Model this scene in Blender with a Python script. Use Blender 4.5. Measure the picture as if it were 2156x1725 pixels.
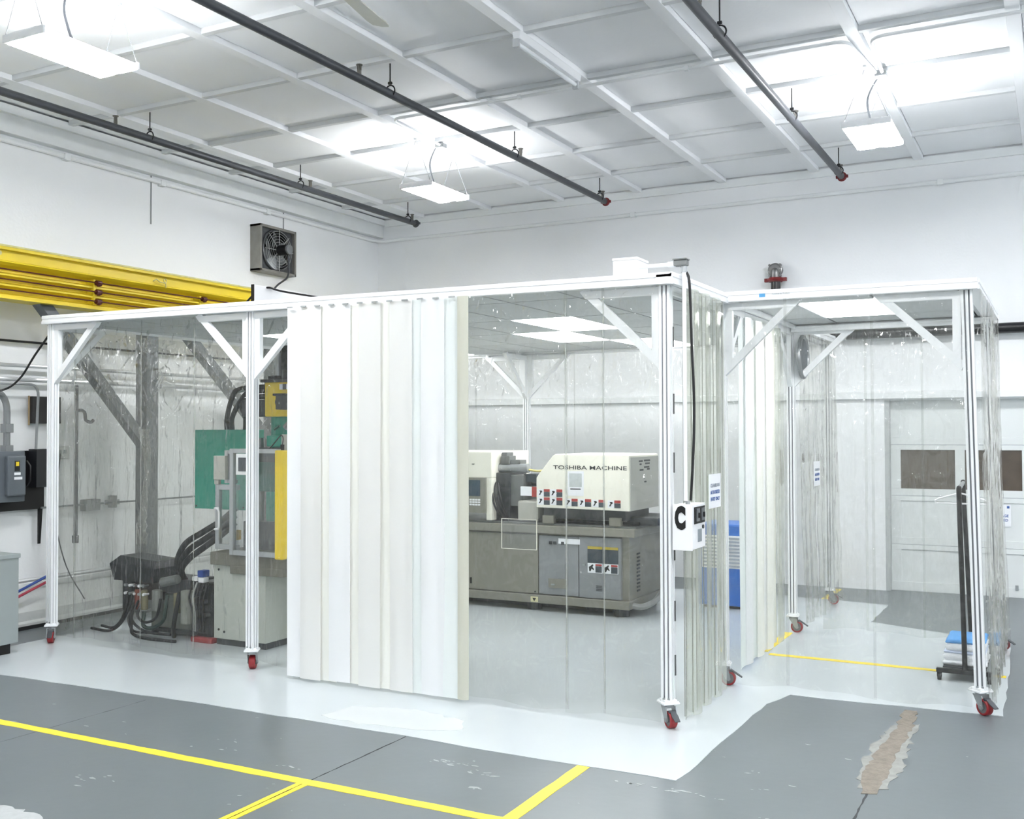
import bpy, bmesh, math, random
from mathutils import Vector, Matrix

# ------------------------------------------------------------------ camera, world, exposure
# The layout below is written in plan units (1 unit = 1.15 m); METRE turns it into metres at the end.
METRE = 1.15
SC = bpy.context.scene
COL = SC.collection
for o in list(bpy.data.objects):
    bpy.data.objects.remove(o)
PI = math.pi

def camera():
    yaw, pitch, roll = -.4864, .0209, -.0031
    fwd = Vector((math.sin(yaw) * math.cos(pitch), math.cos(yaw) * math.cos(pitch), math.sin(pitch)))
    right = Vector((math.cos(yaw), -math.sin(yaw), 0))
    up = right.cross(fwd)
    r2 = right * math.cos(roll) + up * math.sin(roll)
    u2 = -right * math.sin(roll) + up * math.cos(roll)
    cam = bpy.data.cameras.new('camera')
    cam.sensor_fit = 'HORIZONTAL'
    cam.sensor_width = 36.0
    cam.lens = 2182.7 / 2156 * 36.0
    cam.clip_start = .05
    cam.clip_end = 100
    ob = bpy.data.objects.new('camera', cam)
    m = Matrix((r2, u2, -fwd)).transposed().to_4x4()
    m.translation = (0, 0, 1.75)
    ob.matrix_world = m
    COL.objects.link(ob)
    SC.camera = ob
camera()

W = bpy.data.worlds.new('world')
SC.world = W
W.use_nodes = True
W.node_tree.nodes['Background'].inputs[0].default_value = (.8, .86, 1, 1)
W.node_tree.nodes['Background'].inputs[1].default_value = .3

SC.view_settings.view_transform = 'Standard'
SC.view_settings.look = 'None'
SC.view_settings.exposure = 0.86
SC.view_settings.gamma = 1.0
SC.view_settings.use_curve_mapping = False
SC.cycles.transparent_max_bounces = 32
SC.cycles.max_bounces = 12
SC.cycles.diffuse_bounces = 6
SC.cycles.glossy_bounces = 3
SC.cycles.use_adaptive_sampling = True
SC.cycles.adaptive_min_samples = 16
SC.cycles.adaptive_threshold = .15
SC.cycles.sample_clamp_indirect = 8
SC.cycles.use_denoising = True

BAY_POWER = 65.0      # emission of the high-bay lenses
TROFFER_POWER = 9.5   # emission of the light panels in the enclosure ceilings

# ------------------------------------------------------------------ materials
def lin(c):
    return tuple((x / 12.92 if x <= .04045 else ((x + .055) / 1.055) ** 2.4) for x in c)
def rgb(r, g, b):
    return lin((r / 255, g / 255, b / 255))

MATS = {}
def mat(name, col, rough=.5, metal=0., vary=.06, scale=6., bump=0., bscale=60., coat=0., spec=.5, emit=0., stretch=None):
    if name in MATS:
        return MATS[name]
    m = bpy.data.materials.new(name)
    m.use_nodes = True
    nt = m.node_tree
    b = nt.nodes['Principled BSDF']
    b.inputs['Roughness'].default_value = rough
    b.inputs['Metallic'].default_value = metal
    b.inputs['Specular IOR Level'].default_value = spec
    b.inputs['Coat Weight'].default_value = coat
    tc = nt.nodes.new('ShaderNodeTexCoord')
    mp = nt.nodes.new('ShaderNodeMapping')
    nt.links.new(tc.outputs['Object'], mp.inputs[0])
    if stretch:
        mp.inputs['Scale'].default_value = stretch
    nz = nt.nodes.new('ShaderNodeTexNoise')
    nz.inputs['Scale'].default_value = scale
    nz.inputs['Detail'].default_value = 2
    nt.links.new(mp.outputs[0], nz.inputs[0])
    mx = nt.nodes.new('ShaderNodeMix')
    mx.data_type = 'RGBA'
    lo = tuple(max(0, c * (1 - vary * 2)) for c in col)
    hi = tuple(min(1, c * (1 + vary)) for c in col)
    mx.inputs[6].default_value = (*lo, 1)
    mx.inputs[7].default_value = (*hi, 1)
    nt.links.new(nz.outputs[0], mx.inputs[0])
    nt.links.new(mx.outputs[2], b.inputs['Base Color'])
    if bump:
        n2 = nt.nodes.new('ShaderNodeTexNoise')
        n2.inputs['Scale'].default_value = bscale
        n2.inputs['Detail'].default_value = 1
        nt.links.new(mp.outputs[0], n2.inputs[0])
        bp = nt.nodes.new('ShaderNodeBump')
        bp.inputs['Strength'].default_value = bump
        bp.inputs['Distance'].default_value = .01
        nt.links.new(n2.outputs[0], bp.inputs['Height'])
        nt.links.new(bp.outputs[0], b.inputs['Normal'])
    if emit:
        b.inputs['Emission Color'].default_value = (*col, 1)
        b.inputs['Emission Strength'].default_value = emit
    MATS[name] = m
    return m

def film_mat(name, tint, haze, hazecol, rough=.06, bump=.35, scale=(7, 7, 1.5), gloss=.07, hvar=1.0, crumple=0.):
    """clear vinyl: see-through film with a faint haze, a fresnel gloss and fine creases"""
    m = bpy.data.materials.new(name)
    m.use_nodes = True
    nt = m.node_tree
    nt.nodes.clear()
    N = nt.nodes.new
    L = nt.links.new
    out = N('ShaderNodeOutputMaterial')
    tc = N('ShaderNodeTexCoord')
    mp = N('ShaderNodeMapping')
    mp.inputs['Scale'].default_value = scale
    L(tc.outputs['Object'], mp.inputs[0])
    nz = N('ShaderNodeTexNoise')
    nz.inputs['Scale'].default_value = 1.6
    nz.inputs['Detail'].default_value = 2
    L(mp.outputs[0], nz.inputs[0])
    bp = N('ShaderNodeBump')
    bp.inputs['Strength'].default_value = bump
    bp.inputs['Distance'].default_value = .07
    n3 = N('ShaderNodeTexNoise')
    n3.inputs['Scale'].default_value = 7.0
    n3.inputs['Detail'].default_value = 0
    L(mp.outputs[0], n3.inputs[0])
    ad = N('ShaderNodeMath')
    ad.operation = 'MULTIPLY_ADD'
    ad.inputs[1].default_value = .16
    L(n3.outputs[0], ad.inputs[0])
    L(nz.outputs[0], ad.inputs[2])
    # crumpled patches, thickest where the sheet is gathered under the header
    sx = N('ShaderNodeSeparateXYZ')
    L(tc.outputs['Object'], sx.inputs[0])
    hm = N('ShaderNodeMapRange')
    hm.inputs[1].default_value = 1.9
    hm.inputs[2].default_value = 3.0
    hm.inputs[3].default_value = .12
    hm.inputs[4].default_value = 1.0
    L(sx.outputs[2], hm.inputs[0])
    n4 = N('ShaderNodeTexNoise')
    n4.inputs['Scale'].default_value = 5.5
    n4.inputs['Detail'].default_value = 1
    n4.inputs['Distortion'].default_value = 1.2
    L(tc.outputs['Object'], n4.inputs[0])
    rg = N('ShaderNodeMapRange')
    rg.inputs[1].default_value = .5
    rg.inputs[2].default_value = .8
    L(n4.outputs[0], rg.inputs[0])
    wm = N('ShaderNodeMath')
    wm.operation = 'MULTIPLY'
    L(rg.outputs[0], wm.inputs[0])
    L(hm.outputs[0], wm.inputs[1])
    ac = N('ShaderNodeMath')
    ac.operation = 'MULTIPLY_ADD'
    ac.inputs[1].default_value = crumple
    L(wm.outputs[0], ac.inputs[0])
    L(ad.outputs[0], ac.inputs[2])
    L(ac.outputs[0], bp.inputs['Height'])
    tr = N('ShaderNodeBsdfTransparent')
    tr.inputs[0].default_value = (*tint, 1)
    df = N('ShaderNodeBsdfDiffuse')
    df.inputs[0].default_value = (*hazecol, 1)
    tl = N('ShaderNodeBsdfTranslucent')
    tl.inputs[0].default_value = (*hazecol, 1)
    mh = N('ShaderNodeMixShader')
    mh.inputs[0].default_value = .5
    L(df.outputs[0], mh.inputs[1])
    L(tl.outputs[0], mh.inputs[2])
    n2 = N('ShaderNodeTexNoise')
    n2.inputs['Scale'].default_value = .9
    n2.inputs['Detail'].default_value = 2
    L(mp.outputs[0], n2.inputs[0])
    mr = N('ShaderNodeMapRange')
    mr.inputs[1].default_value = .3
    mr.inputs[2].default_value = .75
    mr.inputs[3].default_value = haze * (1 - .5 * hvar)
    mr.inputs[4].default_value = haze * (1 + .6 * hvar)
    L(n2.outputs[0], mr.inputs[0])
    m1 = N('ShaderNodeMixShader')
    L(mr.outputs[0], m1.inputs[0])
    L(tr.outputs[0], m1.inputs[1])
    L(mh.outputs[0], m1.inputs[2])
    gl = N('ShaderNodeBsdfGlossy')
    gl.inputs['Roughness'].default_value = rough
    L(bp.outputs[0], gl.inputs['Normal'])
    lw = N('ShaderNodeLayerWeight')          # same from both faces of the film
    L(bp.outputs[0], lw.inputs['Normal'])
    pw = N('ShaderNodeMath')
    pw.operation = 'POWER'
    pw.inputs[1].default_value = 4.0
    L(lw.outputs['Facing'], pw.inputs[0])
    fr = N('ShaderNodeMapRange')
    fr.inputs[3].default_value = gloss
    fr.inputs[4].default_value = .85
    L(pw.outputs[0], fr.inputs[0])
    m2 = N('ShaderNodeMixShader')
    L(fr.outputs[0], m2.inputs[0])
    L(m1.outputs[0], m2.inputs[1])
    L(gl.outputs[0], m2.inputs[2])
    L(m2.outputs[0], out.inputs[0])
    MATS[name] = m
    return m

def emit_mat(name, col, strength):
    m = bpy.data.materials.new(name)
    m.use_nodes = True
    nt = m.node_tree
    nt.nodes.clear()
    out = nt.nodes.new('ShaderNodeOutputMaterial')
    e = nt.nodes.new('ShaderNodeEmission')
    e.inputs[0].default_value = (*col, 1)
    e.inputs[1].default_value = strength
    nt.links.new(e.outputs[0], out.inputs[0])
    MATS[name] = m
    return m

WALL = mat('painted_wall', rgb(240, 242, 244), .55, vary=.02, scale=1.2, bump=.12, bscale=30)
CEILW = mat('painted_ceiling', rgb(246, 248, 250), .6, vary=.025, scale=1.5, bump=.1, bscale=20)
TRIM = mat('painted_trim', rgb(236, 239, 240), .5, vary=.04, scale=4)
WHITE = mat('white_powder_coat', rgb(238, 240, 242), .3, vary=.015, scale=8)
WHITEP = mat('white_plastic', rgb(240, 241, 243), .35, vary=.01)
OFFW = mat('off_white_enamel', rgb(232, 231, 220), .35, vary=.02, scale=3)
CREAM = mat('cream_enamel', rgb(243, 241, 228), .32, vary=.015, scale=3)
PAPER = mat('paper', rgb(240, 242, 246), .7, vary=.01)
BLACK = mat('black_paint', rgb(18, 18, 20), .4, vary=.1)
BLACKR = mat('black_rubber', rgb(26, 27, 30), .6, vary=.15, scale=12)
DARK = mat('dark_machine_grey', rgb(62, 65, 68), .5, vary=.2, scale=9)
MID = mat('mid_machine_grey', rgb(112, 115, 114), .5, vary=.12, scale=5)
TAUPE = mat('taupe_machine_enamel', rgb(138, 136, 126), .45, vary=.05, scale=3)
TAUPEL = mat('blue_grey_machine_enamel', rgb(142, 145, 148), .45, vary=.04, scale=3)
STEEL = mat('brushed_steel', rgb(150, 153, 155), .35, .8, vary=.08, scale=20)
ALU = mat('aluminium_profile', rgb(190, 193, 196), .35, .6, vary=.05, scale=20)
ZINC = mat('zinc_plate', rgb(168, 172, 174), .38, .6, vary=.1, scale=15)
PIPEG = mat('dark_sprinkler_pipe', rgb(74, 77, 82), .42, .3, vary=.12, scale=8)
COLG = mat('grey_steel_column', rgb(98, 103, 107), .5, vary=.08, scale=4)
PANELG = mat('electrical_grey', rgb(98, 105, 112), .4, vary=.05)
CABG = mat('cabinet_grey', rgb(148, 156, 156), .45, vary=.04)
YEL = mat('crane_yellow', rgb(214, 190, 34), .45, vary=.1, scale=9, stretch=(1, .25, 1))
YELB = mat('bright_yellow', rgb(240, 208, 44), .4, vary=.04)
TAPE = mat('yellow_floor_line', rgb(247, 220, 62), .45, vary=.05, scale=14)
TEAL = mat('teal_enamel', rgb(38, 150, 128), .38, vary=.05, scale=3)
RED = mat('red_polyurethane', rgb(150, 38, 42), .35, vary=.12, scale=20)
REDP = mat('red_paint', rgb(120, 32, 34), .4, vary=.15, scale=20)
BROWNW = mat('maroon_conductor', rgb(72, 22, 20), .5, vary=.1)
BLUE = mat('blue_plastic', rgb(38, 104, 190), .4, vary=.06)
BLUEH = mat('blue_hose', rgb(44, 74, 150), .45, vary=.06)
REDH = mat('red_hose', rgb(176, 60, 78), .45, vary=.06)
CLOTH = mat('white_cloth', rgb(240, 242, 246), .9, vary=.02, bump=.4, bscale=120)
CLOTHB = mat('blue_cloth', rgb(96, 160, 222), .9, vary=.04, bump=.4, bscale=120)
SCREEN = mat('screen_glass', rgb(58, 76, 92), .12, vary=.1)
STRIPW = None

def translucent_mat(name, col, trans=.28, rough=.3):
    m = bpy.data.materials.new(name)
    m.use_nodes = True
    nt = m.node_tree
    b = nt.nodes['Principled BSDF']
    b.inputs['Base Color'].default_value = (*col, 1)
    b.inputs['Roughness'].default_value = rough
    tl = nt.nodes.new('ShaderNodeBsdfTranslucent')
    tl.inputs[0].default_value = (*col, 1)
    mx = nt.nodes.new('ShaderNodeMixShader')
    tc = nt.nodes.new('ShaderNodeTexCoord')
    nz = nt.nodes.new('ShaderNodeTexNoise')
    nz.inputs['Scale'].default_value = 1.4
    nt.links.new(tc.outputs['Object'], nz.inputs[0])
    mr = nt.nodes.new('ShaderNodeMapRange')
    mr.inputs[3].default_value = trans - .1
    mr.inputs[4].default_value = trans + .1
    nt.links.new(nz.outputs[0], mr.inputs[0])
    nt.links.new(mr.outputs[0], mx.inputs[0])
    nt.links.new(b.outputs[0], mx.inputs[1])
    nt.links.new(tl.outputs[0], mx.inputs[2])
    nt.links.new(mx.outputs[0], nt.nodes['Material Output'].inputs[0])
    MATS[name] = m
    return m

STRIPS = [translucent_mat('frosted_vinyl_white', rgb(248, 249, 250)),
          translucent_mat('frosted_vinyl_cream', rgb(249, 249, 244)),
          translucent_mat('frosted_vinyl_pale_green', rgb(243, 247, 246)),
          translucent_mat('frosted_vinyl_grey', rgb(243, 243, 241))]
FILM = film_mat('clear_vinyl_film', (.905, .91, .90), .035, rgb(228, 229, 222), gloss=.045, bump=.7, crumple=1.7)
FILMB = film_mat('clear_vinyl_film_creased', (.93, .933, .915), .11, rgb(228, 226, 214), gloss=.055, bump=.9, crumple=1.4, scale=(5, 5, 1.2))
FILMY = film_mat('clear_vinyl_strip', (.95, .96, .93), .2, rgb(232, 233, 226), bump=.1, scale=(4, 4, .8))
CLEARP = film_mat('clear_acrylic', (.93, .94, .94), .03, rgb(230, 230, 230), bump=.02)
EDGE = translucent_mat('vinyl_cut_edge', rgb(222, 222, 210), .3)
SEAM = film_mat('welded_vinyl_seam', (.9, .91, .9), .32, rgb(214, 216, 212), bump=.05, hvar=.2)
DKEDGE = mat('dark_cut_edge', rgb(136, 138, 130), .4)  # dark grey line along the edge of each strip
BAY = emit_mat('high_bay_lens', (.975, .985, 1), BAY_POWER)
TROF = emit_mat('light_panel_lens', (.97, .985, 1), TROFFER_POWER)

# ------------------------------------------------------------------ mesh helpers
class MB:
    """collects shapes and links them as one mesh object"""
    def __init__(s):
        s.v = []
        s.f = []
    def add(s, vs, fs):
        n = len(s.v)
        s.v += [tuple(p) for p in vs]
        s.f += [tuple(i + n for i in f) for f in fs]
        return s
    def box(s, x0, x1, y0, y1, z0, z1):
        return s.add([(x0, y0, z0), (x1, y0, z0), (x1, y1, z0), (x0, y1, z0), (x0, y0, z1), (x1, y0, z1), (x1, y1, z1), (x0, y1, z1)],
                     [(3, 2, 1, 0), (4, 5, 6, 7), (0, 1, 5, 4), (1, 2, 6, 5), (2, 3, 7, 6), (3, 0, 4, 7)])
    def cbox(s, c, d):
        return s.box(c[0] - d[0] / 2, c[0] + d[0] / 2, c[1] - d[1] / 2, c[1] + d[1] / 2, c[2] - d[2] / 2, c[2] + d[2] / 2)
    def loft(s, rings, cap=True, closed=False):
        n = len(rings[0])
        vs = [p for r in rings for p in r]
        fs = []
        m = len(rings)
        for i in range(m if closed else m - 1):
            a, b = i * n, ((i + 1) % m) * n
            for j in range(n):
                k = (j + 1) % n
                fs.append((a + j, a + k, b + k, b + j))
        if cap and not closed:
            fs.append(tuple(range(n))[::-1])
            fs.append(tuple((m - 1) * n + j for j in range(n)))
        return s.add(vs, fs)
    def prism(s, poly, axis, a, b):
        """poly in the two other axes, extruded along axis from a to b"""
        def mk(p, t):
            return (t, p[0], p[1]) if axis == 'x' else (p[0], t, p[1]) if axis == 'y' else (p[0], p[1], t)
        return s.loft([[mk(p, a) for p in poly], [mk(p, b) for p in poly]])
    def tube(s, pts, r, n=10, cap=True, radii=None):
        pts = [Vector(p) for p in pts]
        rings = []
        t0 = (pts[1] - pts[0]).normalized()
        ref = Vector((0, 0, 1)) if abs(t0.z) < .9 else Vector((1, 0, 0))
        u = t0.cross(ref).normalized()
        for i, p in enumerate(pts):
            t = (pts[min(i + 1, len(pts) - 1)] - pts[max(i - 1, 0)])
            if t.length < 1e-9:
                t = t0
            t.normalize()
            u = (u - t * u.dot(t))
            u = u.normalized() if u.length > 1e-6 else t.orthogonal().normalized()
            w = t.cross(u)
            rr = radii[i] if radii else r
            rings.append([p + (u * math.cos(2 * PI * j / n) + w * math.sin(2 * PI * j / n)) * rr for j in range(n)])
        return s.loft(rings, cap)
    def cyl(s, p0, p1, r, n=14, r1=None):
        return s.tube([p0, p1], r, n, radii=[r, r if r1 is None else r1])
    def ball(s, c, r, n=10, m=7, sc=(1, 1, 1)):
        rings = []
        for i in range(1, m):
            a = PI * i / m
            rings.append([(c[0] + sc[0] * r * math.sin(a) * math.cos(2 * PI * j / n), c[1] + sc[1] * r * math.sin(a) * math.sin(2 * PI * j / n), c[2] - sc[2] * r * math.cos(a)) for j in range(n)])
        return s.loft(rings)
    def torus(s, c, R, r, axis='z', n=24, m=8, a0=0, a1=2 * PI):
        full = abs(a1 - a0 - 2 * PI) < 1e-6
        rings = []
        k = n if full else n + 1
        for i in range(k):
            a = a0 + (a1 - a0) * i / n
            ring = []
            for j in range(m):
                b = 2 * PI * j / m
                d, h = R + r * math.cos(b), r * math.sin(b)
                p = (d * math.cos(a), d * math.sin(a), h)
                p = p if axis == 'z' else (p[0], p[2], p[1]) if axis == 'y' else (p[2], p[0], p[1])
                ring.append((c[0] + p[0], c[1] + p[1], c[2] + p[2]))
            rings.append(ring)
        return s.loft(rings, cap=not full, closed=full)
    def mesh(s, name, off=(0, 0, 0), bevel=0., smooth=False, angle=35):
        me = bpy.data.meshes.new(name)
        me.from_pydata([(p[0] - off[0], p[1] - off[1], p[2] - off[2]) for p in s.v], [], s.f)
        bm = bmesh.new()
        bm.from_mesh(me)
        bmesh.ops.recalc_face_normals(bm, faces=bm.faces)
        if bevel:
            es = [e for e in bm.edges if len(e.link_faces) == 2 and e.calc_face_angle(0) > .5]
            bmesh.ops.bevel(bm, geom=es, offset=bevel, segments=2, affect='EDGES', profile=.6, clamp_overlap=True)
        bm.to_mesh(me)
        bm.free()
        if smooth:
            me.shade_smooth()
            me.set_sharp_from_angle(angle=math.radians(angle))
        return me
    def build(s, name, m, parent=None, bevel=0., smooth=False, local=False, angle=35):
        if parent is not None:
            off = (0, 0, 0) if local else origin(parent)
            me = s.mesh(name, off, bevel, smooth, angle)
            return link(name, me, m, parent)
        xs = [p[0] for p in s.v]
        ys = [p[1] for p in s.v]
        off = ((min(xs) + max(xs)) / 2, (min(ys) + max(ys)) / 2, min(p[2] for p in s.v))
        me = s.mesh(name, off, bevel, smooth, angle)
        return link(name, me, m, None, off)

def origin(o):
    p = Vector((0, 0, 0))
    while o is not None:
        p = p + o.location
        o = o.parent
    return p

def link(name, me, m=None, parent=None, loc=(0, 0, 0), rz=0.):
    o = bpy.data.objects.new(name, me)
    COL.objects.link(o)
    o.location = loc
    o.rotation_euler = (0, 0, rz)
    if m is not None and not me.materials:
        me.materials.append(m)
    if parent is not None:
        o.parent = parent
    return o

def tag(o, label=None, cat=None, group=None, kind=None):
    if label:
        o['label'] = label
    if cat:
        o['category'] = cat
    if group:
        o['group'] = group
    if kind:
        o['kind'] = kind
    return o

def thing(name, label, cat, loc, group=None):
    o = bpy.data.objects.new(name, None)
    o.empty_display_size = .1
    COL.objects.link(o)
    o.location = loc
    return tag(o, label, cat, group)

def copy_tree(o, parent=None):
    c = o.copy()
    COL.objects.link(c)
    c.parent = parent
    for ch in list(o.children):
        copy_tree(ch, c)
    return c

def text(name, body, size, centre, m, parent, facing='-y', sx=1., bold=0., depth=.0012, align='CENTER', tilt=0.):
    """flat lettering as a mesh, facing -y or +x; size is the cap height"""
    cu = bpy.data.curves.new(name, 'FONT')
    cu.body = body
    cu.size = size / .7
    cu.align_x = align
    cu.align_y = 'CENTER'
    cu.extrude = depth / 2
    cu.offset = bold
    cu.resolution_u = 3
    t = bpy.data.objects.new(name, cu)
    COL.objects.link(t)
    dg = bpy.context.evaluated_depsgraph_get()
    me = bpy.data.meshes.new_from_object(t.evaluated_get(dg))
    bpy.data.objects.remove(t)
    bpy.data.curves.remove(cu)
    rot = Matrix.Rotation(PI / 2, 4, 'X')
    if facing == '+x':
        rot = Matrix.Rotation(PI / 2, 4, 'Z') @ rot
    if tilt:
        rot = rot @ Matrix.Rotation(tilt, 4, 'Z')
    me.transform(Matrix.Translation(Vector(centre) - origin(parent)) @ rot @ Matrix.Diagonal((sx, 1, 1, 1)))
    me.name = name
    me.materials.clear()
    return link(name, me, m, parent)

def smoothpath(pts, n=6):
    """Catmull-Rom through the points"""
    P = [Vector(p) for p in pts]
    P = [P[0] * 2 - P[1]] + P + [P[-1] * 2 - P[-2]]
    out = []
    for i in range(1, len(P) - 2):
        for k in range(n):
            t = k / n
            a, b, c, d = P[i - 1], P[i], P[i + 1], P[i + 2]
            out.append(.5 * ((2 * b) + (c - a) * t + (2 * a - 5 * b + 4 * c - d) * t * t + (3 * b - 3 * c + d - a) * t ** 3))
    out.append(P[-2])
    return out

# ------------------------------------------------------------------ the room shell
XL, XR, YB, YN = -8.43, 4.6, 11.93, -3.6       # inner faces of the walls
ZC = 4.663                                     # underside of the ceiling battens
RX0, RX1, RZ1 = -1.70, .92, 2.075              # garage door opening

def floor_material():
    m = mat('grey_painted_concrete', rgb(107, 114, 117), .33, vary=.05, scale=2.2, bump=.05, bscale=14)
    nt = m.node_tree
    b = nt.nodes['Principled BSDF']
    base = b.inputs['Base Color'].links[0].from_socket
    tc = nt.nodes.new('ShaderNodeTexCoord')
    mp = nt.nodes.new('ShaderNodeMapping')
    mp.inputs['Scale'].default_value = (3.5, 7, 1)
    nt.links.new(tc.outputs['Object'], mp.inputs[0])
    n = nt.nodes.new('ShaderNodeTexNoise')
    n.inputs['Scale'].default_value = 2.0
    n.inputs['Detail'].default_value = 9
    n.inputs['Roughness'].default_value = .72
    nt.links.new(mp.outputs[0], n.inputs[0])
    r = nt.nodes.new('ShaderNodeMapRange')
    r.inputs[1].default_value = .70
    r.inputs[2].default_value = .76
    nt.links.new(n.outputs[0], r.inputs[0])
    mul = nt.nodes.new('ShaderNodeMath')
    mul.operation = 'MULTIPLY'
    mul.inputs[1].default_value = .55
    nt.links.new(r.outputs[0], mul.inputs[0])
    mx = nt.nodes.new('ShaderNodeMix')
    mx.data_type = 'RGBA'
    nt.links.new(mul.outputs[0], mx.inputs[0])
    nt.links.new(base, mx.inputs[6])
    mx.inputs[7].default_value = (*rgb(205, 208, 206), 1)
    nt.links.new(mx.outputs[2], b.inputs['Base Color'])
    return m
GREYF = floor_material()
EPOXY = mat('white_epoxy_coating', rgb(196, 203, 206), .16, vary=.025, scale=1.3, bump=.03, bscale=5)
PATCH = mat('brown_crack_filler', rgb(136, 128, 118), .85, vary=.2, scale=24, bump=.6, bscale=60)
CRACK = mat('dark_concrete_joint', rgb(66, 68, 70), .8, vary=.2, scale=20)
SCUFF = mat('white_paint_scuff', rgb(178, 182, 183), .6, vary=.08, scale=30)

mb = MB().box(XL - .3, XR + .3, YN - .3, YB + .6, -.2, 0)
floor = tag(mb.build('floor', GREYF), kind='structure')

random.seed(4)
def ragged(pts, step=.09, amp=.012):
    out = []
    for i, p in enumerate(pts):
        q = pts[(i + 1) % len(pts)]
        L = math.hypot(q[0] - p[0], q[1] - p[1])
        n = max(1, int(L / step))
        for k in range(n):
            t = k / n
            a = amp if 0 < k else 0
            out.append((p[0] + (q[0] - p[0]) * t + random.uniform(-a, a), p[1] + (q[1] - p[1]) * t + random.uniform(-a, a)))
    return out
def flat(name, poly, z, m, th=.002):
    """a thin coat with a real, slightly raised edge"""
    return MB().prism(poly, 'z', z - th, z).build(name, m, floor)
white = [(-7.62, 4.90), (-6.7, 4.93), (-5.85, 4.96), (-5.0, 5.0), (-3.43, 5.01), (-2.63, 4.985), (-1.72, 4.99), (-1.70, 5.29), (-1.705, 5.56), (-1.69, 6.08), (-1.68, 6.65),
         (-1.60, 6.95), (-1.19, 6.955), (-.77, 6.99), (-.33, 7.02), (-.335, 7.8), (-.37, 9.0), (-.39, 9.55), (-.75, 9.57), (-1.26, 9.79), (-1.545, 9.9),
         (-1.54, 10.93), (-2.16, 11.02), (-7.62, 11.02)]
flat('white_coating', ragged(white, .14, .008), .003, EPOXY, .003)
flat('coating_patch', ragged([(-4.05, 5.13), (-3.75, 5.08), (-3.35, 5.13), (-3.12, 5.25), (-3.2, 5.42), (-3.6, 5.5), (-4.0, 5.38)], .06, .02), .0045, mat('white_epoxy_second_coat', rgb(203, 208, 209), .4, vary=.03, scale=3), .0015)
def yellow_line(x0, x1, y0, y1, z=.002):
    xs = ragged([(x0, y0), (x1, y0), (x1, y1), (x0, y1)], .12, .003)
    return flat('yellow_line', xs, z, TAPE, .002)
yellow_line(-9.0 + .6, -1.9, 4.095, 4.162)
yellow_line(-3.385, -3.315, 1.0, 4.095)
yellow_line(-2.255, -2.185, 1.0, 4.095, .0024)
yellow_line(-2.255, -2.185, 4.162, 4.985)
yellow_line(-2.03, -.36, 8.09, 8.155, .0056)
yellow_line(-2.13, -2.06, 8.2, 9.06, .0056)
yellow_line(-2.215, -2.145, 11.03, 11.8)
# concrete joints, the filled crack and old scuffs
flat('floor_joint', ragged([(-3.350, 4.165), (-3.346, 4.165), (-3.338, 5.0), (-3.343, 5.0)], .05, .003), .0015, CRACK)
flat('floor_joint', ragged([(-3.350, 3.0), (-3.3475, 3.0), (-3.3475, 4.09), (-3.350, 4.09)], .05, .003), .0036, CRACK)
flat('floor_joint', ragged([(-5.34, 3.0), (-5.335, 3.0), (-5.30, 4.9), (-5.306, 4.9)], .06, .004), .0006, mat('faint_concrete_joint', rgb(104, 108, 110), .8, vary=.1))
flat('crack_filler', ragged([(-.87, 5.22), (-.80, 5.25), (-.79, 5.6), (-.80, 6.1), (-.79, 6.5), (-.81, 6.9), (-.88, 6.9), (-.875, 6.5), (-.90, 6.1), (-.91, 5.6)], .05, .016), .003, PATCH, .003)
flat('crack_filler', ragged([(-.93, 5.55), (-.9, 5.3), (-.76, 5.35), (-.74, 5.7), (-.77, 6.3), (-.76, 6.6), (-.91, 6.5), (-.95, 6.0)], .05, .022), .0022, mat('pale_chipped_paint', rgb(150, 151, 147), .85, vary=.16, scale=20), .002)
flat('floor_crack', ragged([(-.853, 4.2), (-.845, 4.2), (-.838, 4.8), (-.84, 5.25), (-.85, 5.25), (-.848, 4.8)], .05, .004), .0012, CRACK)
rs = random.Random(9)
for sx, sy, w, h, n in ((-2.86, 4.72, .13, .06, 26), (-2.69, 4.66, .05, .04, 8), (-2.60, 4.64, .04, .03, 6), (-1.80, 4.86, .30, .02, 22), (-1.62, 4.84, .28, .015, 16), (-1.36, 5.07, .06, .03, 5), (-1.18, 4.70, .05, .012, 5),
                        (-3.58, 4.27, .07, .03, 8), (-4.36, 3.66, .14, .08, 16), (-3.95, 4.62, .05, .02, 4), (-1.29, 5.9, .05, .02, 4), (-2.55, 4.42, .04, .05, 6), (-4.2, 4.4, .3, .2, 10), (-1.3, 5.4, .4, .5, 12), (-3.2, 3.8, .8, .3, 14), (-5.4, 4.5, .5, .3, 8)):
    fl = MB()
    for _ in range(int(n * .7)):
        x, y, r, a = sx + rs.gauss(0, w * .6), sy + rs.gauss(0, h * .6), rs.uniform(.002, .008), rs.uniform(-.4, .5)
        e = rs.uniform(1, 4.5)
        pts = [(x + r * e * math.cos(t) * math.cos(a) - r * math.sin(t) * math.sin(a), y + r * e * math.cos(t) * math.sin(a) + r * math.sin(t) * math.cos(a)) for t in [k * 1.2566 + rs.uniform(-.4, .4) for k in range(5)]]
        fl.prism(pts, 'z', .0002, .0012)
    fl.build('paint_scuff', SCUFF, floor)['kind'] = 'stuff'
flat('white_paint_spill', ragged([(-4.55, 3.02), (-4.1, 3.05), (-4.0, 3.15), (-4.2, 3.22), (-4.5, 3.2)], .04, .02), .0015, SCUFF)

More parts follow.
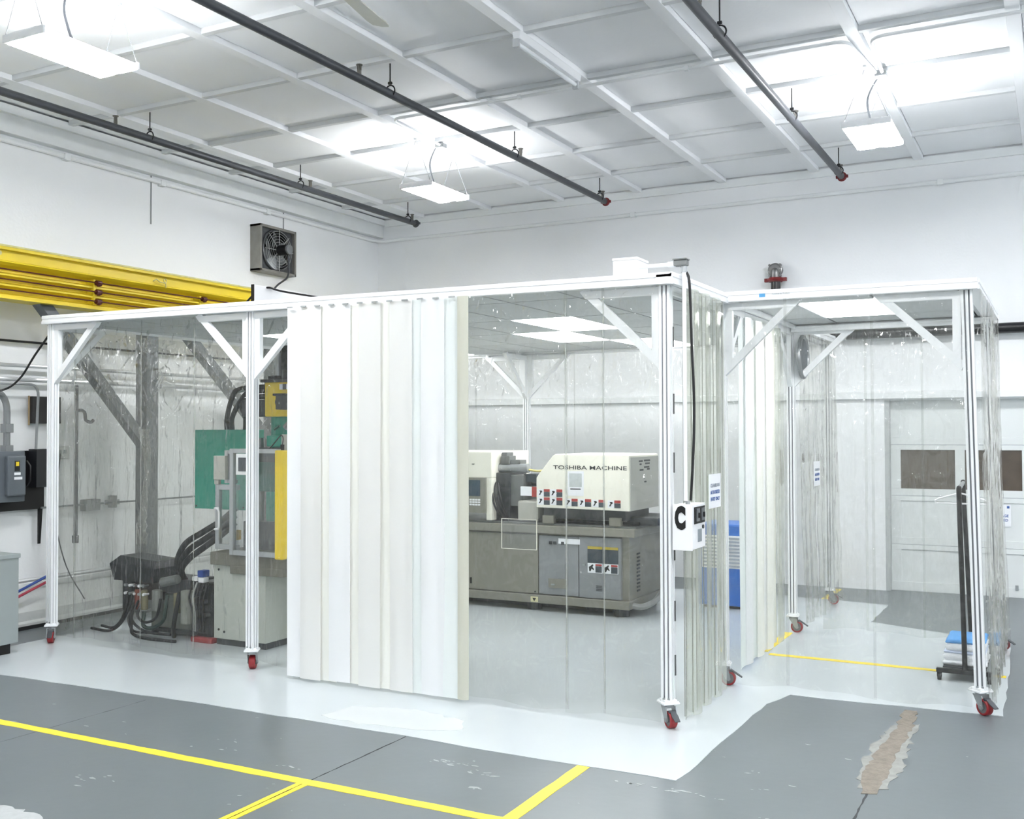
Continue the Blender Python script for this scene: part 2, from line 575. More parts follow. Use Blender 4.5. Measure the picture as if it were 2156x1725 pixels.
# walls
tag(MB().box(XL - .25, XL, YN - .25, YB + .3, 0, 4.95).build('wall_left', WALL), kind='structure')
tag(MB().box(XR, XR + .25, YN - .25, YB + .3, 0, 4.95).build('wall_right', WALL), kind='structure')
tag(MB().box(XL, XR, YN - .25, YN, 0, 4.95).build('wall_front', WALL), kind='structure')
wb = MB()
wb.box(XL, RX0, YB, YB + .3, 0, 4.95)
wb.box(RX1, XR, YB, YB + .3, 0, 4.95)
wb.box(RX0, RX1, YB, YB + .3, RZ1, 4.95)
wall_back = tag(wb.build('wall_back', WALL), kind='structure')
# boards along the top of the walls, ledge over the garage door, curb along the left wall
tag(MB().box(XL, -8.33, YN, YB, 4.45, ZC + .03).build('trim_1', TRIM, bevel=.006), kind='structure')
tag(MB().box(-8.33, -8.283, YN, YB, 4.615, ZC + .03).build('trim_2', TRIM, bevel=.004), kind='structure')
tag(MB().box(-8.283, XR, 11.893, YB, 4.60, ZC + .03).build('trim_3', TRIM, bevel=.004), kind='structure')
tag(MB().prism([(11.875, 2.092), (YB, 2.085), (YB, 2.172), (11.89, 2.165), (11.875, 2.155)], 'x', -8.2, XR).build('trim_4', TRIM), kind='structure')
tag(MB().prism([(XL, 0), (-8.15, 0), (-8.15, .05), (-8.17, .07), (-8.17, .15), (-8.3, .33), (XL, .36)], 'y', YN, YB).build('baseboard_left', mat('white_curb_paint', rgb(205, 208, 208), .55, vary=.07, scale=5, bump=.5, bscale=16)), kind='structure')
tag(MB().box(-8.149, -8.13, YN, YB, 0, .03).build('trim_6', BLACKR), kind='structure')
for y in (7.826, 9.93):                      # vertical board seams on the left wall
    tag(MB().box(XL, XL + .008, y - .006, y + .006, 3.94, 4.45).build('trim_5', mat('grey_seam', rgb(150, 154, 156), .6)), kind='structure')

# ceiling: boards above, a grid of painted battens and recessed sheets
ceil = tag(MB().box(XL - .25, XR + .25, YN - .25, YB + .3, ZC + .06, ZC + .3).build('ceiling', CEILW), kind='structure')
cols = [-8.283, -7.631, -6.585, -5.531, -4.486, -3.429, -2.368, -1.27, -.21, .85, 1.91, 2.97, 4.03]
rows = [2.42, 3.48, 4.54, 5.60, 6.68, 7.83, 8.82, 9.86, 10.91, 11.893]
BW = .095
CROSSG = mat('grey_batten_paint', rgb(216, 219, 221), .55, vary=.05, scale=6)
for c in cols[1:]:
    MB().box(c - BW, c, 1.5, 11.893, ZC, ZC + .06).build('batten', CEILW, ceil, bevel=.004)
for r in rows[:-1]:
    MB().box(-8.283, XR, r, r + .055, ZC + .004, ZC + .06).build('cross_batten', CROSSG, ceil, bevel=.003)
random.seed(11)
for i in range(len(cols) - 1):
    x0, x1 = cols[i], cols[i + 1] - BW
    for j in range(len(rows) - 1):
        y0, y1 = rows[j] + .055, rows[j + 1]
        s = random.uniform(0, .006)
        # sheets sag a little in the middle and leave a thin dark gap along the battens
        g = .006
        z = ZC + .044
        ring = [(x0 + g, y0 + g, z), (x1 - g, y0 + g, z), (x1 - g, y1 - g, z), (x0 + g, y1 - g, z)]
        cx, cy = (x0 + x1) / 2, (y0 + y1) / 2
        p = MB()
        p.add(ring + [(a[0], a[1], ZC + .054) for a in ring] + [(cx, cy, z - s)], [(0, 1, 8), (1, 2, 8), (2, 3, 8), (3, 0, 8), (4, 5, 6, 7), (0, 1, 5, 4), (1, 2, 6, 5), (2, 3, 7, 6), (3, 0, 4, 7)])
        p.build('ceiling_sheet', CEILW, ceil)

# ------------------------------------------------------------------ garage door
DOORW = mat('door_white_paint', rgb(226, 230, 230), .42, vary=.02, scale=3)
PAPERB = mat('brown_masked_glass', rgb(92, 82, 72), .18, vary=.2, scale=5, coat=.6)
door = thing('door_1', 'white sectional garage door with a row of brown papered windows', 'garage door', (-.39, YB + .1, 0))
door['kind'] = 'structure'
DY = YB + .10
secs = [(0.012, .50), (.505, 1.03), (1.035, 1.585), (1.59, RZ1 + .1)]
pitch = .645
nx = 4
for k, (z0, z1) in enumerate(secs):
    s = MB()
    rail = .075
    # rails and stiles stand proud of the recessed field
    s.box(RX0 - .05, RX1 + .05, DY, DY + .035, z0, z0 + rail)
    s.box(RX0 - .05, RX1 + .05, DY, DY + .035, z1 - rail * .7, z1)
    xs = [RX0 - .05, RX0 + .15]
    for i in range(nx):
        xs += [RX0 + .15 + .548 + pitch * i, RX0 + .15 + pitch * (i + 1)]
    xs[-1] = RX1 + .05
    if k == 2:
        for i in range(0, len(xs), 2):
            if xs[i] < RX1:
                s.box(xs[i], min(xs[i + 1], RX1 + .05), DY, DY + .035, z0 + rail, z1 - rail * .7)
    else:
        s.box(RX0 - .05, RX0 + .15, DY, DY + .035, z0 + rail, z1 - rail * .7)
        s.box(RX1 - .1, RX1 + .05, DY, DY + .035, z0 + rail, z1 - rail * .7)
        s.box(RX0, RX1, DY + .012, DY + .03, z0 + rail, z1 - rail * .7)
    sec = s.build('door_section', DOORW, door, bevel=.003)
    if k == 2:
        for i in range(nx):
            x0 = RX0 + .15 + pitch * i
            MB().box(x0, min(x0 + .548, RX1), DY + .018, DY + .026, z0 + rail, z1 - rail * .7).build('pane', PAPERB, sec)
MB().box(RX0 - .05, RX1 + .05, DY - .012, DY, .0, .1).build('bottom_rail', DOORW, door, bevel=.004)
MB().box(-.435, -.405, DY - .03, DY - .008, .08, .13).build('lock', ZINC, door, bevel=.004)
jm = MB()
jm.box(RX0, RX0 + .05, YB - .005, DY + .02, 0, RZ1)
jm.box(RX1 - .05, RX1, YB - .005, DY + .02, 0, RZ1)
jm.build('door_jamb', mat('jamb_grey_paint', rgb(186, 190, 190), .5), door, bevel=.004)

sg = thing('closed_notice', 'white paper notice in blue letters taped to the garage door', 'sign', (-.55, DY - .004, .73))
MB().box(-.665, -.465, DY - .004, DY - .001, .735, .965).build('sheet', PAPER, sg)
INKB = mat('blue_ink', rgb(58, 92, 156), .6)
text('lettering', 'GARAGE', .026, (-.562, DY - .005, .845), INKB, sg, bold=.001)
text('lettering', 'CLOSED', .026, (-.562, DY - .005, .800), INKB, sg, bold=.001)
MB().box(-.505, -.48, DY - .0052, DY - .004, .925, .95).build('emblem', INKB, sg)

# ------------------------------------------------------------------ overhead: high-bay lights
def make_bay():
    t = thing('high_bay_light', 'twin-lens white high-bay light', 'ceiling light', (0, 0, 4.17), 'high-bay lights hung from the ceiling')
    z = 4.17
    MB().box(-.125, .125, -.37, .37, z + .05, z + .064).build('housing', WHITEP, t, bevel=.006)
    for y in (-.365, .365):
        MB().box(-.19, .19, y - .01, y + .01, z + .008, z + .058).build('end_cap', WHITEP, t, bevel=.006)
    for s in (-1, 1):
        # each lens is a flat rounded bar that glows all round, clipped under the spine
        poly = [(s * .018, z + .045), (s * .10, z + .056), (s * .165, z + .052), (s * .19, z + .036), (s * .19, z + .02), (s * .165, z + .002), (s * .045, z + .002), (s * .018, z + .018)]
        MB().prism(poly, 'y', -.352, .352).build('lens', BAY, t)
    MB().box(-.06, .06, -.10, .10, z + .06, z + .10).build('driver_box', mat('driver_grey', rgb(190, 194, 197), .4), t, bevel=.006)
    for s in (-1, 1):
        for q in (-1, 1):
            MB().tube([(q * .17, s * .365, z + .055), (0, s * .36, ZC - .01)], .0025, 5).build('hanging_wire', STEEL, t)
    for s in (-1, 1):
        MB().box(-.02, .02, s * .36 - .015, s * .36 + .015, ZC - .015, ZC + .045).build('ceiling_hook', ZINC, t, bevel=.003)
    MB().tube(smoothpath([(0, 0, z + .10), (-.03, -.02, z + .2), (-.03, -.05, z + .33), (.05, -.06, ZC - .02), (.12, -.06, ZC)]), .008, 8).build('power_cord', PIPEG, t, smooth=True)
    return t
bay = make_bay()
BAYS = [(-5.61, 4.56, 'bright twin-lens high-bay light in the upper left, above the yellow girder'),
        (-5.63, 8.98, 'twin-lens high-bay light hung beside the middle sprinkler pipe above the enclosure'),
        (-1.34, 8.95, 'twin-lens high-bay light beside the sprinkler pipe over the small annex'),
        (-1.34, 4.56, 'unseen twin-lens high-bay light added over the aisle, above the top of the photo'),  # from here on unseen fixtures, added along the same grid to light the room
        (2.93, 8.95, 'unseen twin-lens high-bay light added beyond the garage door, outside the photo'),
        (2.93, 4.56, 'unseen twin-lens high-bay light added over the open floor beside the camera'),
        (-5.61, .15, 'unseen twin-lens high-bay light added behind the camera near the crane wall'),
        (-1.34, .15, 'unseen twin-lens high-bay light added straight over the camera'),
        (2.93, .15, 'unseen twin-lens high-bay light added behind the camera, far from the crane')]
for i, (x, y, lab) in enumerate(BAYS):
    o = bay if i == 0 else copy_tree(bay)
    o.location = (x, y, 4.17)
    o['label'] = lab

# ------------------------------------------------------------------ sprinkler pipes
def sprinkler(x, z, heads, label):
    t = thing('sprinkler_pipe', label, 'sprinkler pipe', (x, 4, z), 'sprinkler pipes under the ceiling')
    r = .034
    MB().cyl((x, YN + .05, z), (x, 11.22, z), r, 16).build('pipe', PIPEG, t, smooth=True)
    cp = MB().cyl((x, 11.2, z), (x, 11.26, z), r * 1.12, 16)
    cp.torus((x, 11.235, z), r * 1.15, .012, 'y', 16, 8)
    cp.box(x - .062, x - .04, 11.222, 11.248, z - .014, z + .014)
    cp.box(x + .04, x + .062, 11.222, 11.248, z - .014, z + .014)
    cp.build('end_coupling', REDP if x > -3 or x > -5 else PIPEG, t, smooth=True)
    for y in (4.67, 6.8, 8.93, 11.05):
        h = MB()
        h.cyl((x, y, z + .075), (x, y, ZC + .02), .0055, 6)
        h.torus((x, y, z + .022), .045, .006, 'y', 16, 6)
        h.cyl((x - .015, y, z + .085), (x + .015, y, z + .085), .012, 6)
        h.build('pipe_hanger', BLACKR, t, smooth=True)
    for y in heads:
        s = MB()
        s.cyl((x, y, z + r * .8), (x, y, z + .062), .016, 8)
        s.cyl((x, y, z + .06), (x, y, z + .1), .009, 8)
        s.box(x - .018, x - .012, y - .004, y + .004, z + .06, z + .1)
        s.box(x + .012, x + .018, y - .004, y + .004, z + .06, z + .1)
        s.cyl((x, y, z + .1), (x, y, z + .106), .026, 10)
        s.build('sprinkler_head', mat('brass_grey', rgb(120, 118, 112), .4, .6), t)
sprinkler(-4.685, 4.44, (6.39, 9.06, 11.14), 'dark sprinkler pipe running across the middle of the ceiling')
sprinkler(-7.34, 4.44, (6.41, 9.10, 11.15), 'dark sprinkler pipe along the ceiling near the yellow crane wall')
sprinkler(-2.0, 4.42, (6.35, 9.07, 11.15), 'dark sprinkler pipe on the garage-door side, with a red end coupling')

# ------------------------------------------------------------------ ceiling fan with one blade tip in view
t = thing('ceiling_fan', 'grey ceiling fan blade poking in at the top edge', 'ceiling fan', (-3.62, 4.63, 4.3))
MB().cyl((-3.62, 4.63, 4.36), (-3.62, 4.63, ZC + .02), .012, 8).cyl((-3.62, 4.63, ZC - .05), (-3.62, 4.63, ZC + .02), .05, 14, .06).build('down_rod', mat('fan_cream', rgb(214, 214, 204), .4), t, smooth=True)
MB().cyl((-3.62, 4.63, 4.28), (-3.62, 4.63, 4.37), .1, 20).build('motor', mat('fan_cream', rgb(214, 214, 204), .4), t, bevel=.015)
for k in range(3):
    a = math.radians(100 + 120 * k)
    ca, sa = math.cos(a), math.sin(a)
    b = MB()
    def bl(u, v, dz=0):
        tw = v * .22
        return (-3.62 + ca * u - sa * v, 4.63 + sa * u + ca * v, 4.30 + tw + dz)
    outl = [(.08, -.035), (.25, -.055), (.66, -.07), (.715, -.055), (.73, 0), (.715, .055), (.66, .065), (.25, .05), (.08, .03)]
    b.loft([[bl(u, v) for u, v in outl], [bl(u, v, .008) for u, v in outl]])
    b.build('blade', mat('fan_blade_grey', rgb(188, 190, 184), .4, vary=.05, scale=12), t)

# ------------------------------------------------------------------ bare tube fitting and conduits on the ceiling
t = thing('fluorescent_batten', 'unlit white fluorescent tube fitting fixed to the ceiling', 'ceiling light', (-3.45, 7.17, 4.58))
MB().prism([(-3.50, ZC), (-3.49, 4.61), (-3.44, 4.61), (-3.43, ZC)], 'y', 6.64, 7.72).build('channel', WHITE, t, bevel=.003)
MB().cyl((-3.475, 6.68, 4.585), (-3.475, 7.70, 4.585), .018, 12).build('tube', mat('milky_tube', rgb(236, 240, 243), .15), t, smooth=True)
for y in (6.655, 7.705):
    MB().box(-3.5, -3.45, y - .015, y + .015, 4.55, 4.615).build('lamp_holder', mat('driver_grey', rgb(190, 194, 197), .4), t, bevel=.004)

def conduit(label, pts, r=.013, boxat=None, name='conduit_run', m=None, cat='conduit', clips=()):
    p0 = pts[0]
    t = thing(name, label, cat, p0)
    MB().tube(pts, r, 10).build('pipe', m or TRIM, t, smooth=True)
    for c in clips:
        MB().cbox(c, (r * 2.6, r * 2.6, r * 2.6)).build('clip', m or TRIM, t, bevel=.003)
    if boxat:
        MB().cbox(boxat, (.09, .09, .045)).build('junction_box', mat('grey_box', rgb(120, 124, 126), .5), t, bevel=.004)
    return t
def bend(a, c, b, r=.08, n=6):
    """polyline corner a-c-b with a rounded bend"""
    a, c, b = Vector(a), Vector(c), Vector(b)
    p, q = c + (a - c).normalized() * r, c + (b - c).normalized() * r
    return [p.lerp(c, t / n).lerp(c.lerp(q, t / n), t / n) for t in range(n + 1)]
zc = ZC - .024
conduit('white conduit crossing the ceiling and turning to the middle high-bay light',
        [(-1.9, 7.91, zc)] + bend((-1.9, 7.91, zc), (-5.43, 7.91, zc), (-5.47, 8.86, zc), .1) + [(-5.49, 8.84, zc)], .014, (-5.50, 8.88, zc - .005), clips=[(-2.6, 7.91, zc), (-4.1, 7.91, zc)])
conduit('white conduit bending to the junction box of the light over the annex',
        [(-1.9, 7.91, zc)] + bend((-1.9, 7.91, zc), (-1.36, 7.91, zc), (-1.30, 8.72, zc), .12) + [(-1.285, 8.72, zc)], .014, (-1.25, 8.78, zc - .005))
conduit('second white conduit reaching the annex light from the far side of the ceiling',
        [(4.4, 7.93, zc)] + bend((4.4, 7.93, zc), (-1.20, 7.93, zc), (-1.235, 8.72, zc), .12) + [(-1.235, 8.73, zc)], .014)

# pipes that follow the tops of the left and back walls
conduit('white pipe following the top of the walls around the corner', [(XL + .03, YN + .2, 4.39)] + bend((XL + .03, 2, 4.39), (XL + .03, YB - .035, 4.40), (4, YB - .035, 4.40), .15) + [(XR - .05, YB - .035, 4.40)], .024, name='wall_pipe', cat='pipe',
        clips=[(XL + .03, 6.75, 4.39), (XL + .03, 7.95, 4.39), (XL + .03, 9.6, 4.395), (-4.6, YB - .035, 4.40), (-1.1, YB - .035, 4.40)])

# ------------------------------------------------------------------ exhaust fan on the left wall
t = thing('exhaust_fan', 'square grey exhaust fan with round guard high on the wall', 'wall fan', (XL + .1, 9.66, 3.64))
fx, y0, y1, z0, z1 = XL, 9.34, 9.985, 3.65, 4.205
FANG = mat('fan_grey_metal', rgb(88, 90, 92), .4, .5, vary=.25, scale=12)
f = MB()
for a in ((y0, y1, z0, z0 + .03), (y0, y1, z1 - .03, z1), (y0, y0 + .03, z0, z1), (y1 - .03, y1, z0, z1)):
    f.box(fx, fx + .16, *a)
f.build('frame', mat('fan_galvanised', rgb(150, 148, 142), .5, .4, vary=.15, scale=9), t, bevel=.004)
cy, cz = (y0 + y1) / 2, (z0 + z1) / 2
MB().box(fx + .005, fx + .02, y0 + .02, y1 - .02, z0 + .02, z1 - .02).build('back_louver', mat('fan_dark', rgb(58, 60, 62), .5), t)
pl = MB()
R = .245
ring = [(cy + R * math.cos(2 * PI * k / 32), cz + R * math.sin(2 * PI * k / 32)) for k in range(32)]
pl.torus((fx + .13, cy, cz), R, .014, 'x', 36, 8)
for k in range(32):
    a, b = ring[k], ring[(k + 1) % 32]
    def sq(p):
        dy, dz = p[0] - cy, p[1] - cz
        m = max(abs(dy) / (y1 - cy - .02), abs(dz) / (z1 - cz - .02))
        return (cy + dy / m, cz + dz / m)
    c, d = sq(a), sq(b)
    pl.add([(fx + .12, *a), (fx + .12, *b), (fx + .12, *d), (fx + .12, *c)], [(0, 1, 2, 3)])
pl.build('orifice_panel', FANG, t, smooth=True)
for k in range(6):
    a = 2 * PI * k / 6 + .3
    b = MB()
    rows_ = []
    for u in (.05, .12, .19, .232):
        w = .05 + .12 * u
        rows_.append([(fx + .06 + w * .5 * s_, cy + u * math.cos(a) - s_ * w * math.sin(a), cz + u * math.sin(a) + s_ * w * math.cos(a)) for s_ in (-1, 1)])
    vs = [p for r_ in rows_ for p in r_]
    b.add(vs, [(0, 1, 3, 2), (2, 3, 5, 4), (4, 5, 7, 6)])
    b.build('blade', mat('fan_blade_alu', rgb(150, 154, 156), .4, .6), t)
g = MB()
for rr in (.06, .1, .135, .17, .2, .23):
    g.torus((fx + .165, cy, cz), rr, .0028, 'x', 32, 5)
for k in range(8):
    a = 2 * PI * k / 8
    g.tube([(fx + .168, cy + .05 * math.cos(a), cz + .05 * math.sin(a)), (fx + .168, cy + .25 * math.cos(a), cz + .25 * math.sin(a))], .005, 5)
g.build('wire_guard', mat('guard_wire', rgb(176, 178, 178), .4, .5), t)
MB().cyl((fx + .13, cy, cz), (fx + .30, cy, cz), .062, 18).build('motor', BLACK, t, bevel=.01)
MB().cyl((fx + .30, cy, cz), (fx + .335, cy, cz), .058, 18).build('motor_cap', STEEL, t, bevel=.012)
MB().tube(smoothpath([(fx + .28, cy + .03, cz - .06), (fx + .26, cy + .06, cz - .2), (fx + .2, cy + .1, z0 - .04), (fx + .06, cy + .02, z0 - .2), (fx + .05, cy - .02, z0 - .6)]), .012, 8).build('power_cord', PIPEG, t, smooth=True)

# ------------------------------------------------------------------ crane runway along the left wall
t = thing('crane_runway', 'yellow crane runway girder with dark conductor bars', 'crane girder', (-7.98, 6, 2.88))
gx = -7.9
prof = [(.045, 3.325), (.045, 3.30), (.0, 3.296), (0, 3.215), (.03, 3.205), (.035, 3.195), (.0, 3.175), (-.08, 3.145), (-.08, 3.125), (.005, 3.10), (.005, 3.085), (-.08, 3.06), (-.08, 3.04), (.005, 3.013), (.005, 2.998), (-.08, 2.972), (-.08, 2.952), (.0, 2.925), (.0, 2.905), (.045, 2.898), (.045, 2.885), (-.17, 2.885), (-.17, 3.325)]
MB().prism([(gx + a, b) for a, b in prof], 'y', YN + .3, 11.6).build('girder', YEL, t)
MB().box(gx - .17, gx + .05, YN + .3, 11.6, 3.325, 3.34).build('top_rail', mat('worn_cream_rail', rgb(196, 190, 128), .5, vary=.2, scale=14), t)
for z in (3.135, 3.05, 2.962):
    MB().cyl((gx + .035, YN + .4, z), (gx + .035, 11.5, z), .0065, 6).build('conductor_bar', BROWNW, t, smooth=True)
for y in (4.01, 5.35, 6.69, 8.03, 9.37):
    b = MB().box(gx - .08, gx + .012, y - .045, y - .02, 2.93, 3.165)
    b.build('bracket', YEL, t, bevel=.003)
    for z in (3.135, 3.05, 2.962):
        k = MB().cyl((gx + .035, y - .035, z - .002), (gx + .035, y + .02, z - .002), .024, 10)
        k.ball((gx + .035, y - .005, z - .01), .026, 8, 6)
        k.build('insulator', BROWNW, t, smooth=True)
c = MB()
c.cyl((gx - .01, 5.68, 3.268), (gx + .02, 5.68, 3.268), .02, 10).torus((gx + .005, 7.52, 3.265), .018, .005, 'x', 12, 6)
c.build('bolt', mat('worn_cream_rail', rgb(196, 190, 128), .5), t)
c = MB()
c.tube([(gx + .02, 7.35, 3.24), (gx + .035, 7.38, 3.262), (gx + .035, 7.42, 3.24), (gx + .035, 7.5, 3.232), (gx + .035, 7.5, 3.19)], .006, 6)
c.build('clamp_hook', mat('worn_cream_rail', rgb(196, 190, 128), .5), t)

def column(y, label, brace=True, zb=1.64, top=1.22):
    x = -8.0
    t = thing('steel_column', label, 'column', (x, y, 0), 'steel columns under the crane runway')
    c = MB().box(x - .075, x + .075, y - .075, y + .075, .02, 2.885)
    c.build('post', COLG, t, bevel=.004)
    MB().box(x - .14, x + .14, y - .16, y + .16, 0, .02).build('base_plate', COLG, t, bevel=.003)
    b = MB()
    d = .05
    y1, z1, y0, z0 = y - .07, zb, y - top, 2.885
    b.add([(x + s, yy, zz) for s in (-.05, .06) for yy, zz in ((y1, z1 - d), (y1, z1 + d * 1.7), (y0 + d * 1.7, z0), (y0 - d, z0))],
          [(0, 1, 2, 3), (7, 6, 5, 4), (0, 4, 5, 1), (1, 5, 6, 2), (2, 6, 7, 3), (3, 7, 4, 0)])
    b.build('knee_brace', COLG, t)
    return t
column(7.39, 'grey steel column behind the vinyl, with a brace up to the girder')
column(9.25, 'grey steel column hidden by the teal press, its brace in view', zb=1.62, top=1.5)

# ------------------------------------------------------------------ services on the left wall
xw = XL + .03
for z, r, lab in ((2.235, .022, 'lower white pipe running level along the crane wall'), (2.36, .018, 'upper white pipe running level along the crane wall')):
    conduit(lab, [(xw + .06, YN + .2, z), (xw + .06, 11.0, z)], r, name='wall_pipe', cat='pipe', m=mat('satin_pipe', rgb(206, 209, 211), .3, .3))
conduit('black cable strung level along the crane wall', [(xw + .03, YN + .2, 2.585), (xw + .03, 11.2, 2.58)], .011, name='wall_cable', cat='cable', m=BLACK)
conduit('grey stand pipe behind the vinyl with an elbow tap', [(xw + .1, 6.80, 2.2), (xw + .1, 6.80, .72)], .02, name='stand_pipe', cat='pipe', m=PIPEG)
tp = [o for o in bpy.data.objects if o.name.startswith('stand_pipe')][0]
MB().tube(smoothpath([(xw + .1, 6.80, 1.96), (xw + .1, 6.87, 1.96), (xw + .1, 6.90, 1.93), (xw + .1, 6.91, 1.87), (xw + .1, 6.97, 1.85), (xw + .1, 7.0, 1.87)]), .016, 8).build('tap_elbow', PIPEG, tp, smooth=True)
MB().cyl((xw + .1, 6.80, .70), (xw + .1, 6.80, .77), .03, 10).build('pipe_cap', PIPEG, tp, smooth=True)
cj = conduit('thin level conduit with two junction boxes low on the crane wall', [(xw + .06, 6.45, 1.055), (xw + .06, 9.0, 1.05)], .009, m=mat('grey_box', rgb(120, 124, 126), .5))
MB().box(xw, xw + .09, 6.93, 7.1, .99, 1.10).build('junction_box', mat('grey_box', rgb(120, 124, 126), .5), cj, bevel=.006)
jb = MB().box(xw, xw + .07, 7.26, 7.32, 1.0, 1.12)
jb.box(xw, xw + .06, 7.22, 7.36, 1.03, 1.08)
jb.build('junction_box', mat('pale_box', rgb(168, 170, 168), .5), cj, bevel=.006)
t = thing('outlet_box', 'pale twin outlet box on the wall behind the leftmost vinyl', 'outlet', (xw, 6.68, 1.5))
MB().box(xw, xw + .06, 6.6, 6.76, 1.50, 1.62).build('box', mat('pale_box', rgb(168, 170, 168), .5), t, bevel=.006)
for y in (6.65, 6.71):
    MB().box(xw + .06, xw + .064, y - .018, y + .018, 1.55, 1.585).build('socket', mat('grey_box', rgb(120, 124, 126), .5), t)
MB().tube(smoothpath([(xw + .07, 6.65, 1.55), (xw + .08, 6.6, 1.2), (xw + .1, 6.58, .9), (xw + .2, 6.62, .5), (xw + .35, 6.7, .2)]), .006, 6).build('lead', PIPEG, t, smooth=True)

t = thing('wall_grille', 'black square box on the wall beside the leftmost post', 'wall box', (xw, 6.52, 1.83))
MB().box(xw, xw + .05, 6.36, 6.67, 1.835, 2.085).build('body', BLACK, t, bevel=.004)
MB().box(xw, xw + .018, 6.352, 6.36, 1.82, 2.09).build('edge_strip', mat('raw_wood', rgb(170, 150, 120), .7), t)

t = thing('electrical_backboard', 'black plywood board carrying the grey disconnect switches', 'backboard', (xw, 6.0, 1.03))
MB().box(xw, xw + .04, 5.0, 6.5, 1.045, 1.585).build('board', BLACK, t, bevel=.003)
for y in (5.3, 6.0, 6.46):
    MB().prism([(xw, 1.06), (xw + .04, 1.06), (xw + .012, .72), (xw, .72)], 'y', y, y + .025).build('support_leg', BLACK, t)
MB().box(xw + .04, xw + .15, 6.33, 6.485, 1.25, 1.60).build('side_enclosure', mat('black_enclosure', rgb(34, 36, 40), .4), t, bevel=.005)

t = thing('disconnect_switch', 'grey disconnect switch box with a raised door on the black board', 'switch box', (xw + .1, 5.95, 1.13))
bx = xw + .04
MB().box(bx, bx + .14, 5.2, 6.19, 1.135, 1.585).build('enclosure', PANELG, t, bevel=.006)
dr = MB().box(bx + .14, bx + .19, 5.985, 6.165, 1.19, 1.545).build('switch_door', PANELG, t, bevel=.014)
MB().box(bx + .19, bx + .1915, 6.05, 6.10, 1.41, 1.50).build('logo_plate', BLACK, dr)
MB().box(bx + .1915, bx + .1922, 6.06, 6.092, 1.455, 1.492).build('logo_plate', YELB, dr)
MB().box(bx + .19, bx + .1915, 6.045, 6.108, 1.375, 1.398).build('paper_label', PAPER, dr)
MB().box(bx + .19, bx + .1915, 6.045, 6.125, 1.335, 1.358).build('paper_label', PAPER, dr)
MB().tube([(bx + .17, 6.185, 1.5), (bx + .2, 6.20, 1.45), (bx + .2, 6.20, 1.32), (bx + .17, 6.185, 1.27)], .008, 8).build('lever', BLACK, t, smooth=True)

conduit('thick grey conduit curving down into the grey switch box', [(xw + .12, 5.2, 2.13)] + bend((xw + .12, 5.2, 2.13), (xw + .12, 6.05, 2.13), (xw + .12, 6.05, 1.6), .2, 8) + [(xw + .12, 6.05, 1.585)], .03, m=mat('grey_pvc', rgb(128, 131, 133), .4), clips=[(xw + .12, 6.05, 1.79), (xw + .12, 6.05, 1.60)])
conduit('thin grey conduit bending down past the black wall box', [(xw + .13, 5.2, 2.19)] + bend((xw + .13, 5.2, 2.19), (xw + .13, 6.36, 2.19), (xw + .13, 6.36, 1.62), .1, 6) + [(xw + .13, 6.34, 1.60)], .012, m=mat('grey_pvc_thin', rgb(150, 153, 155), .4))
conduit('blue air hose slanting up the crane wall beside the grey cabinet', [(-8.12, 5.2, .06), (-8.12, 5.9, .30), (-8.14, 6.4, .46), (-8.24, 6.55, .49), (-8.38, 6.6, .5)], .012, name='air_hose', cat='hose', m=BLUEH)
conduit('red air hose slanting up the crane wall beside the grey cabinet', [(-8.12, 5.2, .02), (-8.12, 5.9, .255), (-8.14, 6.4, .41), (-8.24, 6.55, .44), (-8.38, 6.6, .45)], .012, name='air_hose', cat='hose', m=REDH)
conduit('white pipe low on the crane wall above the curb', [(-8.25, YN + .2, .42), (-8.25, 11, .42)], .02, name='wall_pipe', cat='pipe', m=mat('satin_pipe', rgb(206, 209, 211), .3))

t = thing('grey_cabinet', 'grey steel cabinet on a black foot, cut by the left edge', 'cabinet', (-7.7, 5.2, 0))
MB().box(-8.0, -7.335, 4.85, 5.475, .085, .775).build('body', CABG, t, bevel=.006)
MB().box(-8.01, -7.325, 4.84, 5.485, .755, .79).build('lid', CABG, t, bevel=.006)
for x, y in ((-7.42, 5.38), (-7.9, 5.38), (-7.42, 4.95), (-7.9, 4.95)):
    MB().box(x - .05, x + .05, y - .05, y + .05, 0, .085).build('foot', BLACK, t, bevel=.004)

# black cable from the wall up to the enclosure corner
conduit('black cable drooping from the wall up to the enclosure corner post', smoothpath([(-8.2, 5.6, 2.10), (-8.2, 5.93, 2.12), (-8.05, 6.0, 2.22), (-7.85, 6.0, 2.42), (-7.66, 6.0, 2.60), (-7.6, 5.99, 2.68)], 6), .009, name='drooping_cable', cat='cable', m=BLACK)

# ------------------------------------------------------------------ riser on the back wall
t = thing('fire_riser', 'black riser pipe with a red coupling against the far wall', 'pipe', (-2.846, YB - .1, 2.75))
rx, ry = -2.846, YB - .11
MB().tube([(rx, ry, 3.45)] + bend((rx, ry, 3.45), (rx, ry, 2.80), (1, ry, 2.80), .12) + [(XR - .1, ry, 2.80)], .055, 16).build('pipe', mat('gloss_black_pipe', rgb(24, 25, 28), .3, vary=.1), t, smooth=True)
cp = MB().cyl((rx, ry, 3.44), (rx, ry, 3.49), .075, 18).torus((rx, ry, 3.465), .073, .02, 'z', 20, 8)
cp.box(rx - .125, rx - .07, ry - .022, ry + .022, 3.445, 3.485).box(rx + .07, rx + .125, ry - .022, ry + .022, 3.445, 3.485)
cp.build('red_coupling', REDP, t, smooth=True)
el = MB().tube(smoothpath([(rx, ry, 3.48), (rx, ry, 3.55), (rx, ry + .02, 3.58), (rx, ry + .06, 3.585), (rx, YB - .002, 3.585)], 4), .062, 16)
el.build('elbow', mat('pewter_casting', rgb(128, 128, 128), .3, .6, vary=.15), t, smooth=True)
